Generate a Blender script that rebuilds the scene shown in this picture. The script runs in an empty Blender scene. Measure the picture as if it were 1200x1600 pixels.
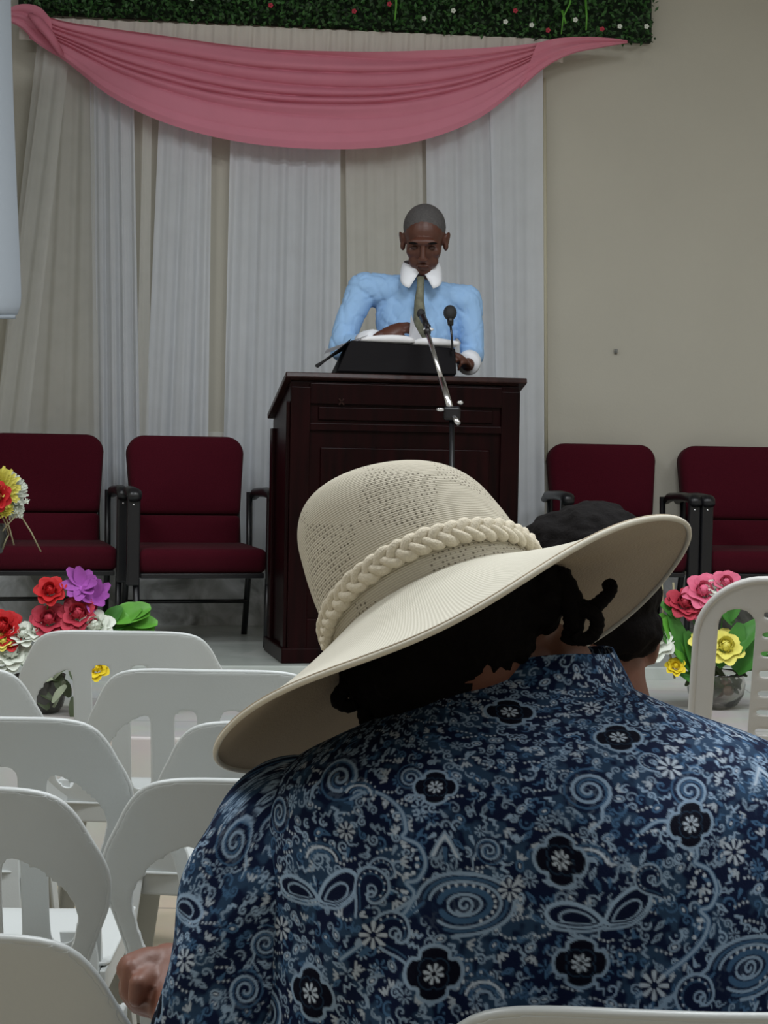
import bpy, bmesh, math, random
import numpy as np
from mathutils import Vector, Matrix, Euler, noise
random.seed(7); rng = np.random.default_rng(7)
PI = math.pi
sc = bpy.context.scene
COL = sc.collection

# ------------------------------------------------------------------ camera
F = 2700.0                                   # focal length in pixels of the 1200x1600 frame
cam_data = bpy.data.cameras.new('camera'); cam = bpy.data.objects.new('camera', cam_data); COL.objects.link(cam)
cam_data.sensor_fit = 'VERTICAL'; cam_data.sensor_height = 24.0
cam_data.lens = F / 1600.0 * 24.0
cam_data.clip_start = 0.05
EYE = Vector((0, 0, 1.30))
CAMR = Matrix.Rotation(PI/2 - math.atan(100/F), 3, 'X') @ Matrix.Rotation(0.018, 3, 'Z')
cam.matrix_world = Matrix.Translation(EYE) @ CAMR.to_4x4()
sc.camera = cam
sc.view_settings.view_transform = 'Standard'; sc.view_settings.look = 'None'
sc.view_settings.gamma = 1.0; sc.view_settings.use_curve_mapping = False
sc.view_settings.exposure = 0.0

# ------------------------------------------------------------------ light
world = bpy.data.worlds.new('world'); sc.world = world; world.use_nodes = True
world.node_tree.nodes['Background'].inputs[0].default_value = (0.75, 0.85, 1.0, 1)
world.node_tree.nodes['Background'].inputs[1].default_value = 0.012

def ceiling_lamp(x, y, power, sx=1.2, sy=0.5, z=4.1, color=(0.93, 0.97, 1.0)):
    l = bpy.data.lights.new('ceiling_lamp_light', 'AREA'); l.shape = 'RECTANGLE'; l.size = sx; l.size_y = sy
    l.energy = power; l.color = color
    o = bpy.data.objects.new('ceiling_lamp_light', l); o.location = (x, y, z); COL.objects.link(o)
for lx, ly, lp in [(-2.4, 1.9, 56), (0.6, 2.3, 62), (3.0, 1.9, 48), (-2.2, 4.0, 47), (0.9, 4.0, 55), (3.4, 4.0, 36), (-0.8, -1.2, 20), (2.2, -1.2, 14)]:
    ceiling_lamp(lx, ly, lp)

# ------------------------------------------------------------------ helpers
def ray(px, py):
    return CAMR @ Vector(((px-600)/F, -(py-800)/F, -1.0))
def P(px, py, d):
    r = ray(px, py); return EYE + r * (d / r.y)
WK = 0.12                                     # the stage wall runs along y = 7.95 + 0.12 x
WY = 7.95
WALL_ANG = math.atan(WK)
def PW(px, py, off=0.0):
    r = ray(px, py); k = (WY - off) / (r.y - WK*r.x); return EYE + r * k

MATS = {}
def mat(name, color, rough=0.6, metal=0.0, noise_scale=None, noise_amt=0.0, bump=0.0, bump_scale=60, spec=0.5, sheen=0.0, coat=0.0, sss=0.0):
    if name in MATS: return MATS[name]
    m = bpy.data.materials.new(name); m.use_nodes = True; nt = m.node_tree
    b = nt.nodes['Principled BSDF']
    b.inputs['Base Color'].default_value = (*color, 1); b.inputs['Roughness'].default_value = rough
    b.inputs['Metallic'].default_value = metal; b.inputs['Specular IOR Level'].default_value = spec
    if sheen: b.inputs['Sheen Weight'].default_value = sheen
    if coat: b.inputs['Coat Weight'].default_value = coat
    tc = nt.nodes.new('ShaderNodeTexCoord')
    if noise_scale:
        n = nt.nodes.new('ShaderNodeTexNoise'); n.inputs['Scale'].default_value = noise_scale; n.inputs['Detail'].default_value = 4
        nt.links.new(tc.outputs['Object'], n.inputs['Vector'])
        mx = nt.nodes.new('ShaderNodeMix'); mx.data_type = 'RGBA'
        mx.inputs[6].default_value = (*[c*(1-noise_amt) for c in color], 1)
        mx.inputs[7].default_value = (*[min(1, c*(1+noise_amt)) for c in color], 1)
        nt.links.new(n.outputs['Fac'], mx.inputs[0]); nt.links.new(mx.outputs[2], b.inputs['Base Color'])
    if bump:
        n2 = nt.nodes.new('ShaderNodeTexNoise'); n2.inputs['Scale'].default_value = bump_scale; n2.inputs['Detail'].default_value = 3
        nt.links.new(tc.outputs['Object'], n2.inputs['Vector'])
        bp = nt.nodes.new('ShaderNodeBump'); bp.inputs['Strength'].default_value = bump; bp.inputs['Distance'].default_value = 0.002
        nt.links.new(n2.outputs['Fac'], bp.inputs['Height']); nt.links.new(bp.outputs['Normal'], b.inputs['Normal'])
    MATS[name] = m; return m

def cloth_sheer(name, color, transp, trans=0.35):
    m = bpy.data.materials.new(name); m.use_nodes = True; nt = m.node_tree; nt.nodes.clear()
    out = nt.nodes.new('ShaderNodeOutputMaterial')
    d = nt.nodes.new('ShaderNodeBsdfDiffuse'); d.inputs[0].default_value = (*color, 1)
    t = nt.nodes.new('ShaderNodeBsdfTranslucent'); t.inputs[0].default_value = (*color, 1)
    x = nt.nodes.new('ShaderNodeBsdfTransparent')
    m1 = nt.nodes.new('ShaderNodeMixShader'); m1.inputs[0].default_value = trans
    m2 = nt.nodes.new('ShaderNodeMixShader'); m2.inputs[0].default_value = transp
    nt.links.new(d.outputs[0], m1.inputs[1]); nt.links.new(t.outputs[0], m1.inputs[2])
    nt.links.new(m1.outputs[0], m2.inputs[1]); nt.links.new(x.outputs[0], m2.inputs[2])
    # thread variation of the see-through weave
    tc = nt.nodes.new('ShaderNodeTexCoord'); n = nt.nodes.new('ShaderNodeTexNoise'); n.inputs['Scale'].default_value = 9
    mr = nt.nodes.new('ShaderNodeMapRange'); mr.inputs[3].default_value = max(0, transp-0.08); mr.inputs[4].default_value = transp+0.08
    nt.links.new(tc.outputs['Object'], n.inputs['Vector']); nt.links.new(n.outputs['Fac'], mr.inputs[0]); nt.links.new(mr.outputs[0], m2.inputs[0])
    nt.links.new(m2.outputs[0], out.inputs[0]); return m

def link(name, me, material=None, parent=None):
    o = bpy.data.objects.new(name, me); COL.objects.link(o)
    if material and not me.materials: me.materials.append(material)
    if parent: o.parent = parent
    return o
def tag(o, label=None, cat=None, group=None, kind=None):
    if label: o['label'] = label
    if cat: o['category'] = cat
    if group: o['group'] = group
    if kind: o['kind'] = kind
    return o
def empty(name, loc=(0, 0, 0), rz=0.0, label=None, cat=None, group=None):
    o = bpy.data.objects.new(name, None); o.empty_display_size = 0.05; COL.objects.link(o)
    o.location = loc; o.rotation_euler = (0, 0, rz)
    return tag(o, label, cat, group)
def local_empty(name, origin, **k):
    """empty at origin; children are built in world coordinates then shifted by the caller through sub()"""
    return empty(name, origin, **k)

def bm_obj(name, bm, material, parent=None, smooth=True, origin=None, bevel=0, subsurf=0):
    if origin is not None: bmesh.ops.translate(bm, verts=bm.verts, vec=-Vector(origin))
    me = bpy.data.meshes.new(name); bm.to_mesh(me); bm.free()
    if smooth: me.polygons.foreach_set('use_smooth', [True]*len(me.polygons))
    o = link(name, me, material, parent)
    if bevel:
        b = o.modifiers.new('bevel', 'BEVEL'); b.width = bevel; b.segments = 3; b.limit_method = 'ANGLE'; b.angle_limit = 0.6
        b.harden_normals = False
    if subsurf:
        s = o.modifiers.new('sub', 'SUBSURF'); s.levels = subsurf; s.render_levels = subsurf
    return o
def add_box(bm, c, s, rot=None, taper=None):
    r = bmesh.ops.create_cube(bm, size=1.0)['verts']
    M = Matrix.Diagonal((*s, 1))
    if rot is not None: M = Matrix.Rotation(rot[2], 4, 'Z') @ Matrix.Rotation(rot[1], 4, 'Y') @ Matrix.Rotation(rot[0], 4, 'X') @ M
    bmesh.ops.transform(bm, matrix=Matrix.Translation(c) @ M, verts=r); return r
def box(name, c, s, material, parent=None, rot=None, bevel=0.003):
    bm = bmesh.new(); add_box(bm, c, s, rot); return bm_obj(name, bm, material, parent, smooth=False, bevel=bevel)
def add_ellipsoid(bm, c, r, rot=None, seg=20):
    v = bmesh.ops.create_uvsphere(bm, u_segments=seg, v_segments=max(8, seg*2//3), radius=1.0)['verts']
    M = Matrix.Diagonal((*r, 1))
    if rot is not None: M = (rot.to_4x4() if isinstance(rot, Matrix) else Euler(rot).to_matrix().to_4x4()) @ M
    bmesh.ops.transform(bm, matrix=Matrix.Translation(c) @ M, verts=v)
def add_tube(bm, pts, radii, seg=10, flat=1.0, cap=True, up=Vector((0, 0, 1))):
    pts = [Vector(p) for p in pts]
    if not hasattr(radii, '__len__'): radii = [radii]*len(pts)
    rings = []
    prev = None
    for i, p in enumerate(pts):
        t = (pts[min(i+1, len(pts)-1)] - pts[max(i-1, 0)]).normalized()
        if prev is None:
            a = up if abs(t.dot(up)) < 0.95 else Vector((0, 1, 0))
            n = (a - t*a.dot(t)).normalized()
        else:
            n = (prev - t*prev.dot(t)).normalized()
        prev = n; b = t.cross(n)
        rings.append([bm.verts.new(p + (n*math.cos(2*PI*k/seg)*flat + b*math.sin(2*PI*k/seg))*radii[i]) for k in range(seg)])
    for i in range(len(rings)-1):
        for k in range(seg):
            bm.faces.new((rings[i][k], rings[i][(k+1) % seg], rings[i+1][(k+1) % seg], rings[i+1][k]))
    if cap:
        bm.faces.new(rings[0][::-1]); bm.faces.new(rings[-1])
def tube(name, pts, radii, material, parent=None, seg=10, origin=None, **k):
    bm = bmesh.new(); add_tube(bm, pts, radii, seg, **k); return bm_obj(name, bm, material, parent, origin=origin)
def spline(pts, n=8):
    """Catmull-Rom through pts"""
    pts = [np.array(p, float) for p in pts]; out = []
    for i in range(len(pts)-1):
        p0 = pts[max(i-1, 0)]; p1 = pts[i]; p2 = pts[i+1]; p3 = pts[min(i+2, len(pts)-1)]
        for k in range(n):
            t = k/n
            out.append(0.5*((2*p1)+(-p0+p2)*t+(2*p0-5*p1+4*p2-p3)*t*t+(-p0+3*p1-3*p2+p3)*t**3))
    out.append(pts[-1]); return out
def grid_mesh(name, G, closed=False, uv=None, col=None, origin=(0, 0, 0)):
    """G: (n, m, 3) array; closed wraps the second axis"""
    n, m, _ = G.shape
    V = (G - np.array(origin)).reshape(-1, 3)
    i = np.arange(n-1)[:, None]; mm = m if closed else m-1; j = np.arange(mm)[None, :]
    a = i*m + j; b = i*m + (j+1) % m; c = (i+1)*m + (j+1) % m; d = (i+1)*m + j
    Fq = np.stack([a, b, c, d], -1).reshape(-1, 4)
    me = bpy.data.meshes.new(name)
    me.vertices.add(len(V)); me.vertices.foreach_set('co', V.astype(np.float32).ravel())
    me.loops.add(len(Fq)*4); me.loops.foreach_set('vertex_index', Fq.astype(np.int32).ravel())
    me.polygons.add(len(Fq)); me.polygons.foreach_set('loop_start', np.arange(len(Fq), dtype=np.int32)*4)
    me.polygons.foreach_set('use_smooth', np.ones(len(Fq), dtype=bool))
    me.update(calc_edges=True)
    if uv is not None:
        l = me.uv_layers.new(name='UVMap')
        u = uv.reshape(-1, 2)[Fq.ravel()].copy()
        if closed:
            jj = np.tile(np.array([0, 1, 1, 0]), len(Fq)).reshape(-1, 4)
            wrap = (Fq % m)[:, 0] == m-1
            uu = u.reshape(-1, 4, 2); uu[wrap, 1, 0] = 1.0; uu[wrap, 2, 0] = 1.0; u = uu.reshape(-1, 2)
        l.data.foreach_set('uv', u.astype(np.float32).ravel())
    if col is not None:
        ca = me.color_attributes.new('pattern', 'FLOAT_COLOR', 'POINT')
        c4 = np.ones((len(V), 4), np.float32); c4[:, :3] = col.reshape(-1, 3); ca.data.foreach_set('color', c4.ravel())
    return me

_SPH = {}
def unit_sphere(seg):
    if seg not in _SPH:
        bm = bmesh.new(); bmesh.ops.create_uvsphere(bm, u_segments=seg, v_segments=max(8, seg*2//3), radius=1.0); bmesh.ops.triangulate(bm, faces=bm.faces)
        _SPH[seg] = (np.array([v.co[:] for v in bm.verts]), np.array([[v.index for v in f.verts] for f in bm.faces])); bm.free()
    return _SPH[seg]
def organic(name, prims, material, parent=None, voxel=0.006, smooth=4, origin=(0, 0, 0), disp=None):
    """prims: ('s', centre, radius) ('e', centre, radii, rot) ('c', a, b, ra, rb) merged into one continuous skin"""
    VV, FF, off = [], [], 0
    def put(c, r, rot, seg):
        nonlocal off
        v, f = unit_sphere(seg); v = v*np.array(r)
        if rot is not None: v = v @ np.array(rot).T
        VV.append(v+np.array(c)); FF.append(f+off); off += len(v)
    for p in prims:
        if p[0] == 's': put(p[1], (p[2],)*3, None, 20)
        elif p[0] == 'e': put(p[1], p[2], p[3] if len(p) > 3 else None, 24)
        else:
            a, b, ra, rb = Vector(p[1]), Vector(p[2]), p[3], p[4]
            L = (b-a).length; n = max(2, int(L/(min(ra, rb)*0.28))+1)
            for i in range(n+1):
                t = i/n; r = ra+(rb-ra)*t; put(a.lerp(b, t), (r, r, r), None, 14)
    V = (np.concatenate(VV)-np.array(origin)).astype(np.float32); T = np.concatenate(FF).astype(np.int32)
    me = bpy.data.meshes.new(name); me.vertices.add(len(V)); me.vertices.foreach_set('co', V.ravel()); me.loops.add(len(T)*3); me.loops.foreach_set('vertex_index', T.ravel())
    me.polygons.add(len(T)); me.polygons.foreach_set('loop_start', np.arange(len(T), dtype=np.int32)*3); me.update(calc_edges=True)
    tmp = bpy.data.objects.new('tmp', me); COL.objects.link(tmp)
    r = tmp.modifiers.new('r', 'REMESH'); r.mode = 'VOXEL'; r.voxel_size = voxel; r.adaptivity = 0
    s = tmp.modifiers.new('s', 'SMOOTH'); s.iterations = smooth; s.factor = 0.5
    dg = bpy.context.evaluated_depsgraph_get(); dg.update()
    out = bpy.data.meshes.new_from_object(tmp.evaluated_get(dg)); out.name = name
    bpy.data.objects.remove(tmp)
    out.materials.clear(); out.polygons.foreach_set('use_smooth', [True]*len(out.polygons))
    if disp:
        for v in out.vertices: v.co += disp(v.co, v.normal)
    return link(name, out, material, parent)

def copy_tree(o, parent=None):
    c = o.copy(); COL.objects.link(c); c.parent = parent
    for ch in list(o.children): copy_tree(ch, c)
    return c

# ------------------------------------------------------------------ materials
M_wall = mat('beige_painted_wall', (0.49, 0.465, 0.395), 0.85, noise_scale=3, noise_amt=0.04, bump=0.25, bump_scale=90)
M_hallwall = mat('cream_hall_wall', (0.6, 0.57, 0.5), 0.85, bump=0.2)
M_ceil = mat('white_ceiling', (0.45, 0.45, 0.44), 0.9, bump=0.1)
M_curtain = cloth_sheer('white_sheer_cloth', (0.80, 0.83, 0.88), 0.12)
M_curtain_thin = cloth_sheer('thin_white_sheer_cloth', (0.80, 0.80, 0.77), 0.40)
M_pink = cloth_sheer('pink_chiffon', (0.80, 0.29, 0.385), 0.04, 0.25)
M_header = cloth_sheer('cream_gathered_cloth', (0.78, 0.74, 0.68), 0.05, 0.2)
M_screen = mat('white_screen', (0.36, 0.405, 0.46), 0.7, bump=0.05)
M_burg = mat('burgundy_upholstery', (0.060, 0.0045, 0.011), 0.95, noise_scale=260, noise_amt=0.35, bump=0.5, bump_scale=300, spec=0.1, sheen=0.03)
M_blackmetal = mat('black_painted_steel', (0.008, 0.008, 0.010), 0.35, spec=0.5)
M_chrome = mat('brushed_steel', (0.8, 0.8, 0.82), 0.22, metal=1.0)
M_plastic = mat('white_moulded_plastic', (0.51, 0.535, 0.53), 0.36, noise_scale=6, noise_amt=0.03, bump=0.08, bump_scale=250)
M_plastic_grey = mat('worn_grey_white_plastic', (0.50, 0.495, 0.475), 0.4, noise_scale=8, noise_amt=0.05, bump=0.1, bump_scale=200)
M_black = mat('black_leatherette', (0.003, 0.002, 0.003), 0.6, bump=0.2, spec=0.12)
M_paper = mat('white_paper', (0.85, 0.85, 0.88), 0.7)
M_skin = mat('deep_brown_skin', (0.088, 0.030, 0.018), 0.45, noise_scale=18, noise_amt=0.2, bump=0.1, bump_scale=120)
M_skin2 = mat('dark_brown_skin', (0.16, 0.062, 0.038), 0.5, noise_scale=25, noise_amt=0.22, bump=0.15, bump_scale=150)
M_hair = mat('black_hair', (0.006, 0.005, 0.005), 0.8, bump=0.6, bump_scale=240, spec=0.06)
M_hairgrey = mat('short_greying_hair', (0.075, 0.07, 0.07), 0.8, noise_scale=150, noise_amt=0.5, bump=0.6, bump_scale=500)
M_shirt = mat('light_blue_shirt_cotton', (0.32, 0.53, 0.83), 0.75, noise_scale=10, noise_amt=0.05, bump=0.15, bump_scale=100)
M_white_cloth = mat('white_collar_cloth', (0.85, 0.87, 0.92), 0.7)
M_tie = mat('olive_grey_patterned_tie', (0.16, 0.16, 0.11), 0.6, noise_scale=45, noise_amt=0.8)
M_trouser = mat('dark_trouser_cloth', (0.02, 0.02, 0.025), 0.85)
M_glass = mat('clear_glass', (0.85, 0.85, 0.82), 0.08)
MATS['clear_glass'].node_tree.nodes['Principled BSDF'].inputs['Transmission Weight'].default_value = 1.0
M_darkpot = mat('dark_glass_pot', (0.05, 0.05, 0.045), 0.2)
M_rose = mat('red_pink_petals', (0.46, 0.035, 0.065), 0.7, noise_scale=30, noise_amt=0.35)
M_red = mat('bright_red_petals', (0.50, 0.008, 0.012), 0.7, noise_scale=30, noise_amt=0.3)
M_pinkfl = mat('pink_petals', (0.72, 0.15, 0.26), 0.7, noise_scale=30, noise_amt=0.3)
M_purple = mat('purple_petals', (0.36, 0.08, 0.40), 0.7, noise_scale=25, noise_amt=0.35)
M_yellow = mat('pale_yellow_petals', (0.80, 0.74, 0.16), 0.7, noise_scale=30, noise_amt=0.15)
M_yellow2 = mat('strong_yellow_petals', (0.80, 0.62, 0.02), 0.7, noise_scale=30, noise_amt=0.15)
M_whitefl = mat('white_petals', (0.72, 0.76, 0.68), 0.7, noise_scale=30, noise_amt=0.1)
M_leaf = mat('green_leaf', (0.05, 0.20, 0.03), 0.5, noise_scale=20, noise_amt=0.4)
M_leaf2 = mat('bright_green_leaf', (0.10, 0.33, 0.035), 0.5, noise_scale=20, noise_amt=0.35)
M_darkleaf = mat('dark_olive_leaf', (0.05, 0.07, 0.03), 0.6, noise_scale=20, noise_amt=0.5)
M_stem = mat('pale_dry_stem', (0.30, 0.27, 0.16), 0.7)

def tiles(name, c1, c2, mortar, sx, rough, msize=0.006):
    m = bpy.data.materials.new(name); m.use_nodes = True; nt = m.node_tree; b = nt.nodes['Principled BSDF']
    tc = nt.nodes.new('ShaderNodeTexCoord'); br = nt.nodes.new('ShaderNodeTexBrick')
    br.offset = 0.0; br.inputs['Scale'].default_value = 1.0; br.inputs['Brick Width'].default_value = sx; br.inputs['Row Height'].default_value = sx
    br.inputs['Mortar Size'].default_value = msize; br.inputs['Color1'].default_value = (*c1, 1); br.inputs['Color2'].default_value = (*c2, 1)
    br.inputs['Mortar'].default_value = (*mortar, 1)
    n = nt.nodes.new('ShaderNodeTexNoise'); n.inputs['Scale'].default_value = 5; n.inputs['Detail'].default_value = 5
    mx = nt.nodes.new('ShaderNodeMix'); mx.data_type = 'RGBA'; mx.blend_type = 'MULTIPLY'; mx.inputs[0].default_value = 0.3
    nt.links.new(tc.outputs['Object'], br.inputs['Vector']); nt.links.new(tc.outputs['Object'], n.inputs['Vector'])
    nt.links.new(br.outputs['Color'], mx.inputs[6]); nt.links.new(n.outputs['Color'], mx.inputs[7]); nt.links.new(mx.outputs[2], b.inputs['Base Color'])
    b.inputs['Roughness'].default_value = rough; return m
M_floor = tiles('beige_floor_tiles', (0.50, 0.42, 0.31), (0.54, 0.46, 0.34), (0.25, 0.22, 0.18), 0.4, 0.3)
M_platform = tiles('white_platform_tiles', (0.62, 0.63, 0.60), (0.66, 0.66, 0.63), (0.4, 0.4, 0.38), 0.45, 0.25, 0.003)
def marble(name, a, b_, scale=2.2, rough=0.25):
    m = bpy.data.materials.new(name); m.use_nodes = True; nt = m.node_tree; b = nt.nodes['Principled BSDF']
    tc = nt.nodes.new('ShaderNodeTexCoord'); n = nt.nodes.new('ShaderNodeTexNoise'); n.inputs['Scale'].default_value = scale
    n.inputs['Detail'].default_value = 5; n.inputs['Distortion'].default_value = 1.2
    cr = nt.nodes.new('ShaderNodeValToRGB'); cr.color_ramp.elements[0].position = 0.35; cr.color_ramp.elements[0].color = (*a, 1)
    cr.color_ramp.elements[1].position = 0.68; cr.color_ramp.elements[1].color = (*b_, 1)
    nt.links.new(tc.outputs['Object'], n.inputs['Vector']); nt.links.new(n.outputs['Fac'], cr.inputs[0]); nt.links.new(cr.outputs[0], b.inputs['Base Color'])
    b.inputs['Roughness'].default_value = rough; return m
M_marble = marble('grey_marble_tiles', (0.24, 0.25, 0.24), (0.72, 0.74, 0.77), 6)
M_dais = marble('pale_grey_green_tiles', (0.42, 0.46, 0.43), (0.54, 0.57, 0.54), 3)
def wood(name, a, b_, rough=0.22):
    m = bpy.data.materials.new(name); m.use_nodes = True; nt = m.node_tree; b = nt.nodes['Principled BSDF']
    tc = nt.nodes.new('ShaderNodeTexCoord'); mp = nt.nodes.new('ShaderNodeMapping'); mp.inputs['Scale'].default_value = (14, 14, 1.2)
    n = nt.nodes.new('ShaderNodeTexNoise'); n.inputs['Scale'].default_value = 2.5; n.inputs['Detail'].default_value = 6
    cr = nt.nodes.new('ShaderNodeValToRGB'); cr.color_ramp.elements[0].position = 0.3; cr.color_ramp.elements[0].color = (*a, 1)
    cr.color_ramp.elements[1].position = 0.75; cr.color_ramp.elements[1].color = (*b_, 1)
    nt.links.new(tc.outputs['Object'], mp.inputs[0]); nt.links.new(mp.outputs[0], n.inputs['Vector'])
    nt.links.new(n.outputs['Fac'], cr.inputs[0]); nt.links.new(cr.outputs[0], b.inputs['Base Color'])
    b.inputs['Roughness'].default_value = rough; b.inputs['Specular IOR Level'].default_value = 0.12; return m
M_wood = wood('dark_mahogany', (0.0035, 0.0006, 0.0008), (0.014, 0.0016, 0.0022), 0.33)
M_woodtop = wood('dark_mahogany_edge', (0.02, 0.010, 0.009), (0.04, 0.018, 0.016), 0.25)

# ------------------------------------------------------------------ the room
X0, X1, Y0, HC = -4.6, 5.4, -3.0, 4.2
DAIS, PLAT = 0.48, 0.43
def struct(name, bm, m, smooth=False, bevel=0):
    o = bm_obj(name, bm, m, smooth=smooth, bevel=bevel); o['kind'] = 'structure'; return o
def wy(x): return WY + WK*x
def prism(pts, z0, z1):
    bm = bmesh.new(); lo = [bm.verts.new((x, y, z0)) for x, y in pts]; hi = [bm.verts.new((x, y, z1)) for x, y in pts]
    bm.faces.new(lo[::-1]); bm.faces.new(hi); n = len(pts)
    for i in range(n): bm.faces.new((lo[i], lo[(i+1) % n], hi[(i+1) % n], hi[i]))
    return bm
struct('floor', prism([(X0-.1, Y0-.1), (X1+.1, Y0-.1), (X1+.1, wy(X1)+.1), (X0-.1, wy(X0)+.1)], -0.1, 0), M_floor)
struct('ceiling', prism([(X0-.1, Y0-.1), (X1+.1, Y0-.1), (X1+.1, wy(X1)+.1), (X0-.1, wy(X0)+.1)], HC, HC+0.1), M_ceil)
struct('wall_back', prism([(X0-.1, wy(X0-.1)), (X1+.1, wy(X1+.1)), (X1+.1, wy(X1)+.25), (X0-.1, wy(X0)+.25)], 0, HC), M_wall)
struct('wall_left', prism([(X0-.12, Y0-.1), (X0, Y0-.1), (X0, wy(X0)), (X0-.12, wy(X0))], 0, HC), M_hallwall)
struct('wall_right', prism([(X1, Y0-.1), (X1+.12, Y0-.1), (X1+.12, wy(X1)), (X1, wy(X1))], 0, HC), M_hallwall)
struct('wall_front', prism([(X0, Y0-.12), (X1, Y0-.12), (X1, Y0), (X0, Y0)], 0, HC), M_hallwall)
# stage: a low grey dais behind a white tiled lower platform
fe = lambda x: 6.47 + WK*x
o = struct('trim_1', prism([(X0, 5.1), (X1, 5.1), (X1, fe(X1)), (X0, fe(X0))], 0, PLAT), M_platform, bevel=0.008)
o['label'] = 'white tiled lower platform at the front of the stage'
o = struct('trim_2', prism([(X0, fe(X0)), (X1, fe(X1)), (X1, wy(X1)), (X0, wy(X0))], 0, DAIS), M_dais, bevel=0.006)
o['label'] = 'grey raised dais under the burgundy chairs'
struct('baseboard_back', prism([(X0, wy(X0)-.02), (X1, wy(X1)-.02), (X1, wy(X1)), (X0, wy(X0))], DAIS, DAIS+0.25), M_marble)
# thin cream conduit running down the wall beside the curtain
a = PW(850, 122, 0.015); b = PW(853, 720, 0.015)
o = tube('trim_3', [a, b], 0.010, mat('cream_conduit', (0.55, 0.51, 0.38), 0.6)); o['kind'] = 'structure'

# ------------------------------------------------------------------ wall drapery
def curtain(name, tl, tr, bl, br, off, nf, amp, material, label, group=None, drift=0.0, n=90, m=140, ph=None, cat='curtain', parent=None, top_gather=0.35):
    """tl, tr, bl, br: corners given as photo pixels on the wall, pushed off the wall by off metres"""
    TL, TR, BL, BR = [np.array(PW(*q, off)) for q in (tl, tr, bl, br)]
    ph = random.uniform(0, 6.28) if ph is None else ph
    nrm = np.array([math.sin(WALL_ANG), -math.cos(WALL_ANG), 0]); G = np.zeros((n, m, 3))
    s = np.linspace(0, 1, m)
    for i in range(n):
        t = i/(n-1)
        row = (TL*(1-t)+BL*t)[None, :]*(1-s)[:, None] + (TR*(1-t)+BR*t)[None, :]*s[:, None]
        w = s*nf*2*PI + ph + drift*t
        wave = np.sin(w*.75 + 0.7*np.sin(.61*w+1.2*t+ph)) + 0.22*np.sin(1.9*w + .9*t + ph*2)*np.sin(.4*w+ph)
        a_ = amp*(top_gather + (1-top_gather)*t)
        G[i] = row + nrm*(a_*wave)[:, None]
    me = grid_mesh(name, G, origin=tuple(TL))
    o = link(name, me, material, parent); o.location = tuple(TL)
    if cat: tag(o, label, cat, group)
    return o
cg = 'white sheer curtain panels'
curtain('sheer_curtain', (58, 70), (150, 80), (-30, 880), (158, 880), 0.07, 5, 0.014, M_curtain_thin, 'thin cream-looking sheer curtain panel spreading left behind the first burgundy chair', cg)
curtain('sheer_curtain', (70, 80), (108, 85), (-12, 700), (40, 700), 0.11, 2, 0.012, M_curtain_thin, 'narrow sheer curtain strip slanting left beside the white screen', cg)
curtain('sheer_curtain', (140, 90), (208, 95), (150, 880), (222, 880), 0.07, 5, 0.020, M_curtain, 'white curtain panel falling between the two left burgundy chairs', cg, drift=1)
curtain('sheer_curtain', (225, 100), (238, 100), (212, 680), (232, 680), 0.07, 1, 0.008, M_curtain_thin, 'ribbon-thin sheer curtain strip between two beige gaps', cg)
curtain('sheer_curtain', (252, 100), (332, 105), (226, 700), (325, 700), 0.07, 4, 0.018, M_curtain, 'white curtain panel behind the second burgundy chair, beige gap on its right', cg, drift=.8)
curtain('sheer_curtain', (362, 105), (532, 110), (345, 880), (530, 880), 0.07, 8, 0.019, M_curtain, 'wide white curtain panel just left of the speaker and above the pulpit corner', cg, drift=1.5)
curtain('sheer_curtain', (538, 110), (658, 110), (548, 880), (668, 880), 0.06, 5, 0.015, M_curtain_thin, 'thin greyish curtain panel directly behind the speaker head', cg)
curtain('sheer_curtain', (664, 110), (768, 110), (672, 880), (790, 880), 0.07, 4, 0.022, M_curtain, 'white curtain panel behind the right shoulder side of the speaker', cg, drift=.8)
curtain('sheer_curtain', (764, 110), (848, 105), (780, 880), (850, 880), 0.09, 3, 0.016, M_curtain, 'rightmost white curtain panel, ending beside the bare beige wall', cg, drift=.4)
curtain('low_drape', (-60, 668), (412, 676), (-60, 894), (412, 894), 0.035, 9, 0.008, M_curtain_thin, 'low white drape along the wall behind the left burgundy chairs', cat='drape', top_gather=1)
curtain('curtain_heading', (30, 26), (880, 62), (30, 62), (880, 98), 0.10, 46, 0.007, M_header, 'gathered cream curtain heading strip under the green hedge panel', cat='curtain heading', top_gather=1, m=500, n=10)

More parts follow.
